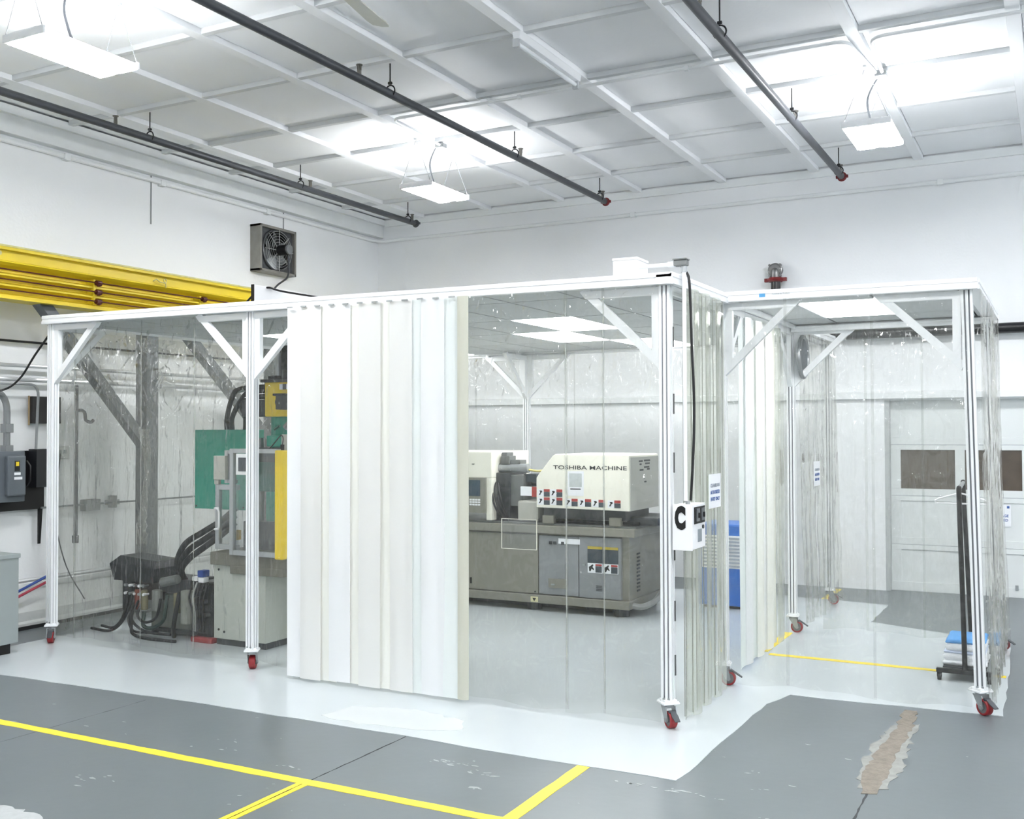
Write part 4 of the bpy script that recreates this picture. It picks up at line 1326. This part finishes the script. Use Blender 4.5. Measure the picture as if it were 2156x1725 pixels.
MB().tube(smoothpath([(X1 - .02, F + .1, .11), (X1 + .06, F + .2, .09), (X1 + .10, F + .45, .12), (X1 + .09, F + .7, .2)]), .03, 10).build('drain_hose', mat('grey_hose', rgb(156, 158, 156), .5), t, smooth=True)

# injection cover with its slanted nose
cv = MB()
prof = [(-4.52, 1.008), (-4.52, 1.295), (-4.50, 1.325), (-4.345, 1.51), (-4.315, 1.527), (-3.57, 1.527), (-3.552, 1.515), (-3.552, .998)]
cv.prism(prof, 'y', F, F + .78)
cover = cv.build('injection_cover', CREAM, t, bevel=.008)
MB().box(-3.552, -3.545, F + .012, F + .77, 1.0, 1.50).build('cover_end_plate', mat('pale_grey_enamel', rgb(186, 186, 178), .45, vary=.04), t)
ink = MB()
for k, (y, z, w) in enumerate(((9.28, 1.46, .1), (9.42, 1.463, .16), (9.3, 1.43, .05), (9.45, 1.435, .12), (9.42, 1.40, .14), (9.3, 1.375, .1), (9.5, 1.38, .07), (9.4, 1.30, .03), (9.42, 1.26, .06))):
    ink.box(-3.545, -3.5435, y, y + w, z - .008, z + .008)
ink.build('stencil_text', BLACK, t)['kind'] = 'stuff'
text('lettering', 'TOSHIBA MACHINE', .0375, (-3.956, F - .002, 1.398), mat('dark_green_grey', rgb(36, 40, 39), .5), t, sx=1.62, bold=.0004)
MB().box(-4.185, -4.015, F - .003, F - .0005, 1.13, 1.365).build('notice_sheet', PAPER, t)
MB().box(-4.165, -4.035, F - .0045, F - .003, 1.215, 1.345).build('notice_picture', mat('photo_grey', rgb(196, 202, 202), .5, vary=.1, scale=30), t)
MB().box(-4.155, -4.045, F - .0045, F - .003, 1.19, 1.20).build('notice_line', BLACK, t)
LR = mat('label_red', rgb(176, 60, 54), .6)
def decal(x0, z0, w=.12, h=.068):
    MB().box(x0, x0 + w * .5, F - .003, F - .0005, z0, z0 + h).build('warning_decal', PAPER, t)
    MB().prism([(x0 + w * .1, z0 + h * .2), (x0 + w * .22, z0 + h * .2), (x0 + w * .3, z0 + h * .5), (x0 + w * .4, z0 + h * .6), (x0 + w * .36, z0 + h * .8), (x0 + w * .15, z0 + h * .8), (x0 + w * .22, z0 + h * .55)], 'y', F - .004, F - .003).build('decal_pictogram', BLACK, t)
    MB().box(x0 + w * .52, x0 + w, F - .003, F - .0005, z0, z0 + h * .62).build('warning_decal', INKD, t)
    MB().box(x0 + w * .52, x0 + w, F - .003, F - .0005, z0 + h * .64, z0 + h).build('warning_decal', LR, t)
for x0, z0 in ((-4.505, 1.115), (-4.37, 1.115), (-4.505, 1.035), (-4.37, 1.035), (-4.21, 1.03), (-4.07, 1.03), (-3.93, 1.028), (-3.77, 1.026)):
    decal(x0, z0, .13, .072)
MB().box(-4.48, -3.62, F + .08, F + .7, .90, 1.0).build('carriage', DARK, t, bevel=.006)
for x in (-4.42, -3.72):
    MB().box(x - .06, x + .06, F + .05, F + .75, .85, .93).build('slide_block', TAUPE, t, bevel=.005)
MB().cyl((-4.55, F + .12, .875), (-3.5, F + .12, .875), .018, 10).build('slide_rod', BLACK, t, smooth=True)
MB().box(-3.66, -3.35, F + .2, F + .8, .85, .93).build('drive_motor', DARK, t, bevel=.02)

# clamp side: cream guard with the screen, hopper drive, tie bars
MB().box(-6.5, -5.03, F + .02, F + .85, 1.28, 1.545).build('clamp_guard', CREAM, t, bevel=.01)
MB().box(-5.09, -5.03, F + .02, F + .14, .86, 1.28).build('guard_post', CREAM, t, bevel=.005)
cp = MB().box(-5.6, -5.085, F + .0, F + .1, .93, 1.285).build('control_panel', TAUPE, t, bevel=.006)
MB().box(-5.46, -5.15, F - .006, F + .002, 1.10, 1.26).build('screen', SCREEN, cp, bevel=.003)
for i in range(4):
    for j in range(3):
        MB().box(-5.27 + i * .032, -5.245 + i * .032, F - .006, F, 1.005 + j * .024, 1.022 + j * .024).build('key', WHITEP, cp)
MB().box(-5.255, -5.225, F + .014, F + .021, 1.417, 1.422).build('guard_mark', BLACK, t)
b = MB().cyl((-5.045, F + .2, 1.378), (-4.70, F + .2, 1.378), .046, 18)
b.build('accumulator', ZINC, t, bevel=.008)
MB().tube(smoothpath([(-4.70, F + .2, 1.362), (-4.6, F + .2, 1.352), (-4.5, F + .2, 1.362), (-4.42, F + .2, 1.35)]), .011, 8).build('yellow_hose', mat('straw_hose', rgb(206, 196, 128), .5), t, smooth=True)
k = MB().box(-5.0, -4.90, F + .16, F + .3, 1.42, 1.5).box(-4.99, -4.93, F + .16, F + .3, 1.5, 1.535).box(-4.9, -4.79, F + .18, F + .32, 1.42, 1.46)
k.cyl((-5.01, F + .2, 1.51), (-4.93, F + .2, 1.51), .016, 8)
k.build('valve_block', MID, t, bevel=.006)
MB().box(-5.05, -4.88, F + .12, F + .5, .85, 1.33).build('platen', DARK, t, bevel=.01)
MB().box(-4.89, -4.74, F + .15, F + .5, 1.0, 1.31).build('mould_half', MID, t, bevel=.008)
MB().box(-4.76, -4.62, F + .2, F + .4, 1.24, 1.32).build('dark_bracket', mat('slate_metal', rgb(46, 58, 64), .5), t, bevel=.004)
MB().box(-4.745, -4.62, F + .1, F + .12, 1.11, 1.20).build('warning_plate', PAPER, t)
MB().box(-4.62, -4.54, F + .1, F + .118, 1.10, 1.2).build('warning_plate', LR, t)
MB().cyl((-4.75, F + .25, 1.14), (-4.5, F + .25, 1.14), .045, 16).cyl((-4.62, F + .25, 1.14), (-4.52, F + .25, 1.14), .07, 16).build('barrel', DARK, t, smooth=True)
for z in (.96, 1.22):
    MB().cyl((-5.1, F + .36, z), (-4.5, F + .36, z), .03, 12).build('tie_bar', STEEL, t, smooth=True)
MB().box(-4.78, -4.55, F + .1, F + .4, .86, 1.06).build('chute', mat('pale_grey_enamel', rgb(186, 186, 178), .45), t, bevel=.02)
for k in range(4):
    MB().tube(smoothpath([(-5.06 + k * .02, F + .1, 1.24), (-5.03 + k * .03, F + .04, 1.1), (-5.0 + k * .03, F + .05, .98), (-4.95 + k * .03, F + .1, .86)]), .009, 6).build('hose', BLACKR, t, smooth=True)

# ------------------------------------------------------------------ teal press behind the front post
t = thing('teal_press', 'teal and yellow vertical press with a glazed aluminium guard', 'press', (-5.8, 6.9, 0))
P = 6.43
PALEG = mat('pale_green_grey_enamel', rgb(190, 194, 186), .42, vary=.03, scale=2)
GBRN = mat('grey_brown_casting', rgb(116, 114, 104), .5, vary=.08, scale=4)
MB().box(-6.185, -5.635, P, P + .85, .055, .66).build('base_cabinet', PALEG, t, bevel=.006)
MB().box(-6.17, -5.65, P + .02, P + .82, .0, .055).build('plinth', DARK, t)
for x, z in ((-6.13, .62), (-6.13, .13), (-6.07, .115)):
    MB().cyl((x, P - .004, z), (x, P + .004, z), .01, 8).build('screw', BLACK, t)
MB().box(-6.2, -5.39, P - .03, P + .85, .66, .765).build('table_casting', GBRN, t, bevel=.008)
MB().box(-5.98, -5.43, P - .035, P + .8, .60, .665).build('table_apron', GBRN, t, bevel=.006)
MB().box(-5.47, -5.41, P + .3, P + .4, .3, .66).build('apron_rib', GBRN, t, bevel=.006)
MB().box(-5.635, -5.42, P + .35, P + .85, .055, .6).build('rear_cabinet', PALEG, t, bevel=.006)
# guard: aluminium bars and clear panes
def bars(lst, y0, y1, name='guard_bar', parent=None):
    for x0, x1, z0, z1 in lst:
        MB().box(x0, x1, y0, y1, z0, z1).build(name, ALU, parent or t, bevel=.004)
g = P - .02
bars([(-5.965, -5.925, .755, 1.615), (-5.47, -5.43, .755, 1.615), (-5.925, -5.47, 1.58, 1.615), (-5.925, -5.47, .755, .795)], g - .04, g)
MB().box(-5.925, -5.47, g - .022, g - .018, .795, 1.58).build('guard_pane', CLEARP, t)
bars([(-6.075, -6.04, 1.33, 1.60), (-6.04, -5.965, 1.57, 1.60), (-6.04, -5.965, 1.33, 1.36)], g + .02, g + .06)
MB().box(-6.04, -5.965, g + .04, g + .044, 1.36, 1.57).build('guard_pane', CLEARP, t)
dg = MB().box(-6.165, -6.125, g + .01, g + .05, .79, 1.32)
dg.box(-6.125, -5.93, g + .01, g + .05, 1.275, 1.32).box(-6.125, -5.93, g + .01, g + .05, .79, .83)
dg = dg.build('guard_door', ALU, t, bevel=.004)
MB().box(-6.125, -5.93, g + .028, g + .032, .83, 1.275).build('door_pane', CLEARP, dg)
MB().tube([(-6.13, g + .01, 1.125), (-6.13, g - .03, 1.125), (-6.085, g - .04, 1.12), (-6.075, g - .04, 1.10), (-6.075, g - .04, .98), (-6.085, g - .04, .96), (-6.13, g - .03, .955), (-6.13, g + .01, .955)], .009, 8).build('handle', WHITEP, dg, smooth=True)
MB().box(-6.165, -6.04, g - .01, g + .03, 1.36, 1.555).build('switch_box', mat('pale_grey_enamel', rgb(186, 186, 178), .45), t, bevel=.004)
MB().box(-6.165, -6.12, g + .0, g + .03, 1.32, 1.36).build('hinge_block', mat('pale_grey_enamel', rgb(186, 186, 178), .45), t)
sc = MB().box(-5.865, -5.66, g - .075, g - .045, 1.405, 1.575).build('touch_panel', WHITEP, t, bevel=.006)
MB().box(-5.835, -5.69, g - .078, g - .074, 1.435, 1.545).build('screen', mat('dark_screen', rgb(64, 70, 76), .12), sc)
MB().box(-5.475, -5.395, g - .06, g + .02, .745, 1.605).build('light_curtain', YELB, t, bevel=.01)
MB().cyl((-5.43, g - .02, 1.6), (-5.43, g - .02, 1.65), .016, 10).build('cable_gland', BLACK, t)
MB().tube(smoothpath([(-5.43, g - .02, 1.64), (-5.44, g, 1.7), (-5.48, g + .02, 1.72), (-5.53, g, 1.66), (-5.57, g - .03, 1.6)]), .005, 6).build('sensor_cable', BLACK, t, smooth=True)
MB().box(-5.56, -5.45, P + .1, P + .2, 1.60, 1.73).build('sensor_box', mat('pale_grey_enamel', rgb(186, 186, 178), .45), t, bevel=.005)
# inside the guard
MB().box(-6.1, -5.5, P + .25, P + .7, .765, 1.0).build('lower_platen', DARK, t, bevel=.01)
MB().box(-5.9, -5.45, P + .3, P + .65, 1.0, 1.25).build('mould', TEAL, t, bevel=.015)
for x, y in ((-6.0, P + .35), (-5.55, P + .35), (-6.0, P + .65), (-5.55, P + .65)):
    MB().cyl((x, y, .95), (x, y, 1.7), .035, 14).build('guide_post', STEEL, t, smooth=True)
MB().box(-5.545, -5.475, P + .05, P + .06, .855, .965).build('yellow_plate', YELB, t)
MB().box(-6.06, -6.0, P + .06, P + .12, .86, .94).build('switch_block', mat('mustard_plate', rgb(200, 160, 50), .5), t, bevel=.004)
MB().box(-6.0, -5.5, P + .3, P + .75, 1.25, 1.5).build('upper_platen', mat('deep_teal', rgb(34, 104, 92), .45), t, bevel=.01)
# head: teal neck, yellow injection block, cylinders
MB().box(-5.9, -5.5, P + .2, P + .7, 1.5, 1.62).build('neck_plate', DARK, t, bevel=.006)
nk = MB().cyl((-5.68, P + .42, 1.6), (-5.68, P + .42, 1.88), .2, 24)
nk.build('teal_neck', TEAL, t, bevel=.015)
MB().box(-5.76, -5.52, P + .15, P + .3, 1.63, 1.72).build('neck_block', TEAL, t, bevel=.01)
MB().tube([(-5.7, P + .18, 1.77), (-5.62, P + .15, 1.8)], .01, 8).build('clamp_lever', mat('deep_teal', rgb(34, 104, 92), .45), t)
yb = MB().prism([(-5.78, 1.875), (-5.44, 1.875), (-5.40, 1.92), (-5.40, 2.16), (-5.78, 2.16)], 'y', P + .15, P + .65)
yb.build('yellow_block', YELB, t, bevel=.012)
MB().box(-5.80, -5.38, P + .12, P + .68, 2.155, 2.18).build('cap_plate', DARK, t, bevel=.004)
for x in (-5.74, -5.48):
    MB().box(x - .05, x + .05, P + .2, P + .3, 2.18, 2.215).build('cylinder_foot', DARK, t, bevel=.008)
for x in (-5.72, -5.46):
    MB().cyl((x, P + .25, 2.2), (x, P + .25, 2.42), .026, 12).build('piston_rod', ALU, t, smooth=True)
MB().box(-5.66, -5.53, P + .2, P + .36, 2.18, 2.46).build('motor', DARK, t, bevel=.015)
MB().box(-5.67, -5.5, P + .2, P + .36, 2.40, 2.44).build('motor_flange', BLACK, t, bevel=.006)
MB().cyl((-5.58, P + .28, 2.46), (-5.58, P + .28, 2.5), .02, 10).build('eye_bolt', ZINC, t)
for x0, m in ((-5.62, PAPER), (-5.585, INKD), (-5.55, PAPER), (-5.515, INKD)):
    MB().box(x0, x0 + .032, P + .146, P + .15, 2.095, 2.14).build('warning_decal', m, t)
nz_ = MB().box(-5.58, -5.44, P + .05, P + .16, 1.93, 2.04).cyl((-5.60, P + .1, 1.99), (-5.56, P + .1, 1.99), .035, 12).box(-5.62, -5.5, P + .06, P + .14, 2.04, 2.06)
nz_.build('nozzle_block', DARK, t, bevel=.006)
MB().tube([(-5.38, P + .1, 1.9), (-5.5, P + .08, 1.78)], .028, 10).build('nozzle', STEEL, t)
# teal side cabinet with hoses
MB().box(-6.72, -6.135, P + .32, P + .55, 1.082, 1.77).build('side_cabinet', TEAL, t, bevel=.006)
for x, z in ((-6.70, 1.105), (-6.16, 1.105)):
    MB().cyl((x, P + .315, z), (x, P + .323, z), .008, 8).build('screw', DARK, t)
MB().box(-6.15, -5.9, P + .38, P + .5, 1.3, 1.36).build('cabinet_arm', DARK, t)
for k, (x0, xm, zm) in enumerate(((-6.46, -6.3, 2.12), (-6.40, -6.2, 2.09), (-6.25, -6.2, 2.04), (-6.15, -6.0, 1.98))):
    MB().tube(smoothpath([(x0, P + .44, 1.76), (x0 + .02, P + .42, 1.88), (xm - .02, P + .36, zm - .06), (xm + .12, P + .32, zm), (-5.8, P + .32, zm + .01)]), .022, 10).build('hydraulic_hose', BLACKR, t, smooth=True)
    MB().cyl((xm + .06, P + .34, zm - .012), (xm + .16, P + .32, zm + .002), .026, 10).build('hose_ferrule', ZINC, t, smooth=True)
MB().box(-6.12, -5.82, P + .25, P + .5, 1.88, 2.02).build('manifold', DARK, t, bevel=.008)

# ------------------------------------------------------------------ hydraulic unit on the floor beside it
t = thing('hydraulic_unit', 'dark hydraulic power unit with looping hoses behind the vinyl', 'hydraulic unit', (-6.85, 6.55, 0))
U = 6.42
hd = MB().loft([[(-7.345, U, .46), (-7.345, U + .32, .46), (-7.40, U + .32, .60), (-7.40, U, .60)], [(-6.86, U, .46), (-6.86, U + .32, .46), (-6.86, U + .32, .58), (-6.86, U, .58)]])
hd.loft([[(-7.40, U, .60), (-7.40, U + .32, .60), (-7.32, U + .30, .67), (-7.32, U + .05, .67)], [(-6.86, U, .58), (-6.86, U + .32, .58), (-6.88, U + .30, .64), (-6.88, U + .05, .64)]])
hd.build('head_box', mat('blue_black_enamel', rgb(32, 35, 40), .4, vary=.1), t)
MB().box(-7.26, -7.15, U + .02, U + .2, .20, .47).build('valve_panel', mat('blue_black_enamel', rgb(32, 35, 40), .4), t, bevel=.006)
MB().box(-7.15, -6.86, U + .06, U + .25, .3, .47).build('manifold', mat('manifold_brown', rgb(70, 64, 60), .5, vary=.2), t, bevel=.006)
random.seed(5)
for i in range(5):
    for j in range(2):
        x, z = -7.20 + i * .055, .425 - j * .07
        MB().cyl((x, U - .01, z), (x, U + .05, z), .012, 8).build('fitting', WHITEP if (i + j) % 2 else ZINC, t)
for x, c in ((-7.08, 'rust'), (-7.0, 'olive'), (-6.62, 'olive')):
    MB().cyl((x, U + .03, .22), (x, U + .03, .39), .03, 12).build('accumulator', mat(c + '_enamel', {'rust': rgb(126, 66, 52), 'olive': rgb(132, 126, 98)}[c], .5, vary=.15), t, bevel=.008)
MB().cyl((-6.86, U + .04, .22), (-6.86, U + .04, .40), .045, 14).build('filter_bowl', mat('grey_filter', rgb(132, 134, 130), .4), t, bevel=.01)
MB().box(-6.86, -6.5, U + .06, U + .35, .38, .5).build('valve_stack', DARK, t, bevel=.01)
MB().cyl((-6.78, U + .02, .47), (-6.6, U + .02, .51), .04, 12).build('solenoid', MID, t, bevel=.006)
MB().box(-7.02, -6.38, U + .12, U + .5, .06, .36).build('tank', mat('tank_grey_green', rgb(126, 130, 124), .5, vary=.12), t, bevel=.012)
MB().box(-7.04, -6.36, U + .1, U + .52, .03, .06).build('skid', DARK, t)
for x in (-7.0, -6.42):
    MB().cyl((x, U + .15, 0), (x, U + .15, .03), .03, 10).build('foot', BLACK, t)
MB().cyl((-6.5, U + .03, .14), (-6.5, U + .03, .42), .055, 16).build('motor', mat('motor_grey', rgb(140, 142, 134), .45, vary=.1), t, bevel=.012)
hose_paths = [
    ([(-7.19, U + .02, .36), (-7.17, U - .02, .24), (-7.22, U - .03, .12), (-7.32, U - .03, .05), (-7.55, U + .05, .035)], .012),
    ([(-7.14, U + .02, .34), (-7.13, U - .02, .24), (-7.2, U - .05, .10), (-7.34, U - .05, .025), (-7.6, U - .02, .02)], .012),
    ([(-7.10, U + .02, .34), (-7.1, U - .03, .2), (-7.06, U - .06, .1), (-7.02, U - .08, .03), (-6.8, U - .12, .015), (-6.5, U - .1, .015)], .013),
    ([(-7.06, U + .02, .30), (-7.08, U - .04, .16), (-7.0, U - .04, .08), (-6.85, U - .05, .05), (-6.62, U - .04, .05)], .012),
    ([(-7.03, U + .02, .27), (-7.02, U - .03, .18), (-6.92, U - .04, .13), (-6.80, U - .03, .18), (-6.8, U + .02, .33)], .012),
    ([(-6.72, U + .02, .36), (-6.68, U - .04, .26), (-6.7, U - .05, .16), (-6.82, U - .05, .09), (-6.95, U - .03, .1), (-7.0, U + .03, .2)], .016),
    ([(-7.1, U + .02, .25), (-7.12, U - .04, .15), (-7.05, U - .05, .05), (-6.9, U - .03, .04)], .01),
    ([(-6.58, U + .02, .4), (-6.56, U - .04, .25), (-6.58, U - .05, .1), (-6.6, U - .02, .03)], .018)]
for pts, r in hose_paths:
    MB().tube(smoothpath(pts), r, 8).build('hose', BLACKR if r != .016 else mat('dark_green_hose', rgb(40, 60, 54), .5), t, smooth=True)
for k, (dz, dx) in enumerate(((0, 0), (-.06, .03), (-.12, .05))):
    MB().tube(smoothpath([(-6.64 + dx, U + .1, .48), (-6.65 + dx, U + .06, .64 + dz * .5), (-6.58 + dx, U + .08, .80 + dz), (-6.44 + dx * .6, U + .14, .90 + dz), (-6.30, U + .22, 1.0 + dz), (-6.22, U + .3, 1.10 + dz)]), .026, 10).build('riser_hose', BLACKR, t, smooth=True)

t = thing('pump_skid', 'black pump with blue fittings and a red foot beside the press', 'pump', (-6.3, 6.5, 0))
MB().box(-6.42, -6.22, U + .04, U + .36, .04, .5).build('body', mat('pump_black', rgb(18, 20, 26), .4, vary=.3, scale=18), t, bevel=.03)
MB().box(-6.44, -6.2, U + .0, U + .4, 0, .045).build('base', RED, t, bevel=.015)
for i in range(7):
    z = .12 + .055 * i
    MB().cyl((-6.40 + (i * 37 % 5) * .03, U + .0, z), (-6.38 + (i * 37 % 5) * .03, U + .08, z), .022, 10).build('valve', mat('pump_slate', rgb(58, 66, 78), .4) if i % 2 else DARK, t, bevel=.004)
MB().box(-6.36, -6.3, U + .0, U + .08, .545, .60).build('solenoid', BLUEH, t, bevel=.006)
MB().box(-6.42, -6.36, U + .0, U + .06, .51, .545).build('connector', WHITEP, t, bevel=.004)
MB().box(-6.35, -6.29, U + .0, U + .06, .50, .54).build('connector', WHITEP, t, bevel=.004)
for k in range(5):
    a = k * .04
    MB().tube(smoothpath([(-6.40 + a, U + .0, .5), (-6.42 + a, U - .03, .38), (-6.37 + a * .7, U - .04, .25), (-6.4 + a * .8, U - .01, .1)]), .008, 6).build('hose', BLACKR if k != 1 else mat('grey_hose', rgb(156, 158, 156), .5), t, smooth=True)

# ------------------------------------------------------------------ blue appliance seen through the doorway gap
t = thing('air_cleaner', 'tall blue air cleaner with a white slatted grille behind the strips', 'air cleaner', (-2.95, 10.15, 0))
ax, ay = -2.72, 9.98
MB().box(-3.2, ax, ay, ay + .5, .03, .83).build('body', BLUE, t, bevel=.02)
MB().box(-3.15, -2.77, ay + .05, ay + .45, 0, .03).build('foot', BLACK, t)
MB().box(-3.15, ax - .02, ay - .008, ay, .40, .72).build('grille_back', WHITEP, t)
for k in range(9):
    MB().box(-3.14, ax - .03, ay - .016, ay - .008, .415 + k * .034, .432 + k * .034).build('grille_slat', mat('slat_grey', rgb(150, 158, 170), .5), t)

# ------------------------------------------------------------------ garment rack in the annex
t = thing('garment_rack', 'black rolling garment rack inside the annex', 'garment rack', (-.62, 8.35, 0))
for y in (7.85, 8.88):
    e = 0 if y < 8 else -.05
    MB().tube(smoothpath([(-.605 + e * .6, y, .07), (-.615 + e * .8, y, .6), (-.63 + e, y, 1.28), (-.63 + e, y + (.03 if y < 8 else -.03), 1.33)]), .017, 12).build('upright', BLACK, t, smooth=True)
    MB().box(-.79, -.43, y - .02, y + .02, .055, .085).build('base_bar', BLACK, t, bevel=.004)
    for x in (-.77, -.45):
        w = link('caster', MB().cyl((-.012, 0, .027), (.012, 0, .027), .027, 14).box(-.016, .016, -.01, .01, .025, .055).mesh('caster', smooth=True), BLACKR, t)
        w.location = Vector((x, y, 0)) - origin(t)
MB().cyl((-.63, 7.85, 1.335), (-.68, 8.88, 1.335), .014, 12).build('hanging_rail', ZINC, t, smooth=True)
MB().box(-.75, -.47, 7.87, 8.86, .085, .095).build('shelf', DARK, t, bevel=.002)
t = thing('coat_hanger', 'white coat hanger on the rail of the black rack', 'coat hanger', (-.62, 7.96, 1.22))
y = 7.96
hz = 1.228
MB().tube([(-.79, y, hz), (-.46, y, hz)], .006, 8).build('trouser_bar', WHITEP, t)
MB().tube([(-.79, y, hz), (-.795, y, hz + .02), (-.77, y, hz + .035), (-.63, y, hz + .075), (-.49, y, hz + .035), (-.455, y, hz + .02), (-.46, y, hz)], .006, 8).build('shoulder', WHITEP, t, smooth=True)
MB().tube(smoothpath([(-.63, y, hz + .07), (-.63, y, hz + .1), (-.65, y, hz + .118), (-.636, y, hz + .131)]), .003, 6).build('hook', ZINC, t, smooth=True)
# folded textiles on the shelf
random.seed(21)
z = .095
def fold(z, h, m, label, x0, x1, y0, y1, seed):
    rnd = random.Random(seed)
    b = MB()
    n = 14
    rings = []
    for k in range(6):
        v = k / 5
        puff = .012 * math.sin(PI * v)
        ring = []
        for i in range(n * 4):
            s, u = divmod(i, n)
            u /= n
            c = [(x0 + (x1 - x0) * u, y0), (x1, y0 + (y1 - y0) * u), (x1 - (x1 - x0) * u, y1), (x0, y1 - (y1 - y0) * u)][s]
            ox = puff * (1 if c[0] > (x0 + x1) / 2 else -1) + rnd.uniform(-.004, .004)
            oy = puff * (1 if c[1] > (y0 + y1) / 2 else -1) + rnd.uniform(-.004, .004)
            ring.append((c[0] + ox, c[1] + oy, z + h * v + (.004 * math.sin(9 * c[0] + seed) if 0 < k < 5 else 0)))
        rings.append(ring)
    b.loft(rings)
    return tag(b.build('folded_garment', m, smooth=True, angle=60), label, 'folded garment', 'folded garments on the rack shelf')
fold(.096, .03, CLOTH, 'flat white garment at the very bottom of the pile on the rack', -.745, -.48, 7.92, 8.3, 1)
fold(.127, .05, CLOTH, 'thick white garment low in the pile on the black rack', -.74, -.485, 7.93, 8.29, 2)
fold(.178, .018, mat('pale_blue_cloth', rgb(206, 216, 236), .9, vary=.03), 'thin pale blue garment in the middle of the pile on the rack', -.735, -.49, 7.93, 8.29, 3)
fold(.197, .05, CLOTH, 'white garment just under the bright blue one on the rack', -.725, -.49, 7.93, 8.28, 4)
fold(.248, .026, CLOTHB, 'bright blue folded garment on top of the pile on the rack', -.725, -.49, 7.93, 8.28, 5)

# ------------------------------------------------------------------ plan units to metres
for me in bpy.data.meshes:
    me.transform(Matrix.Scale(METRE, 4))
for o in bpy.data.objects:
    o.location = o.location * METRE
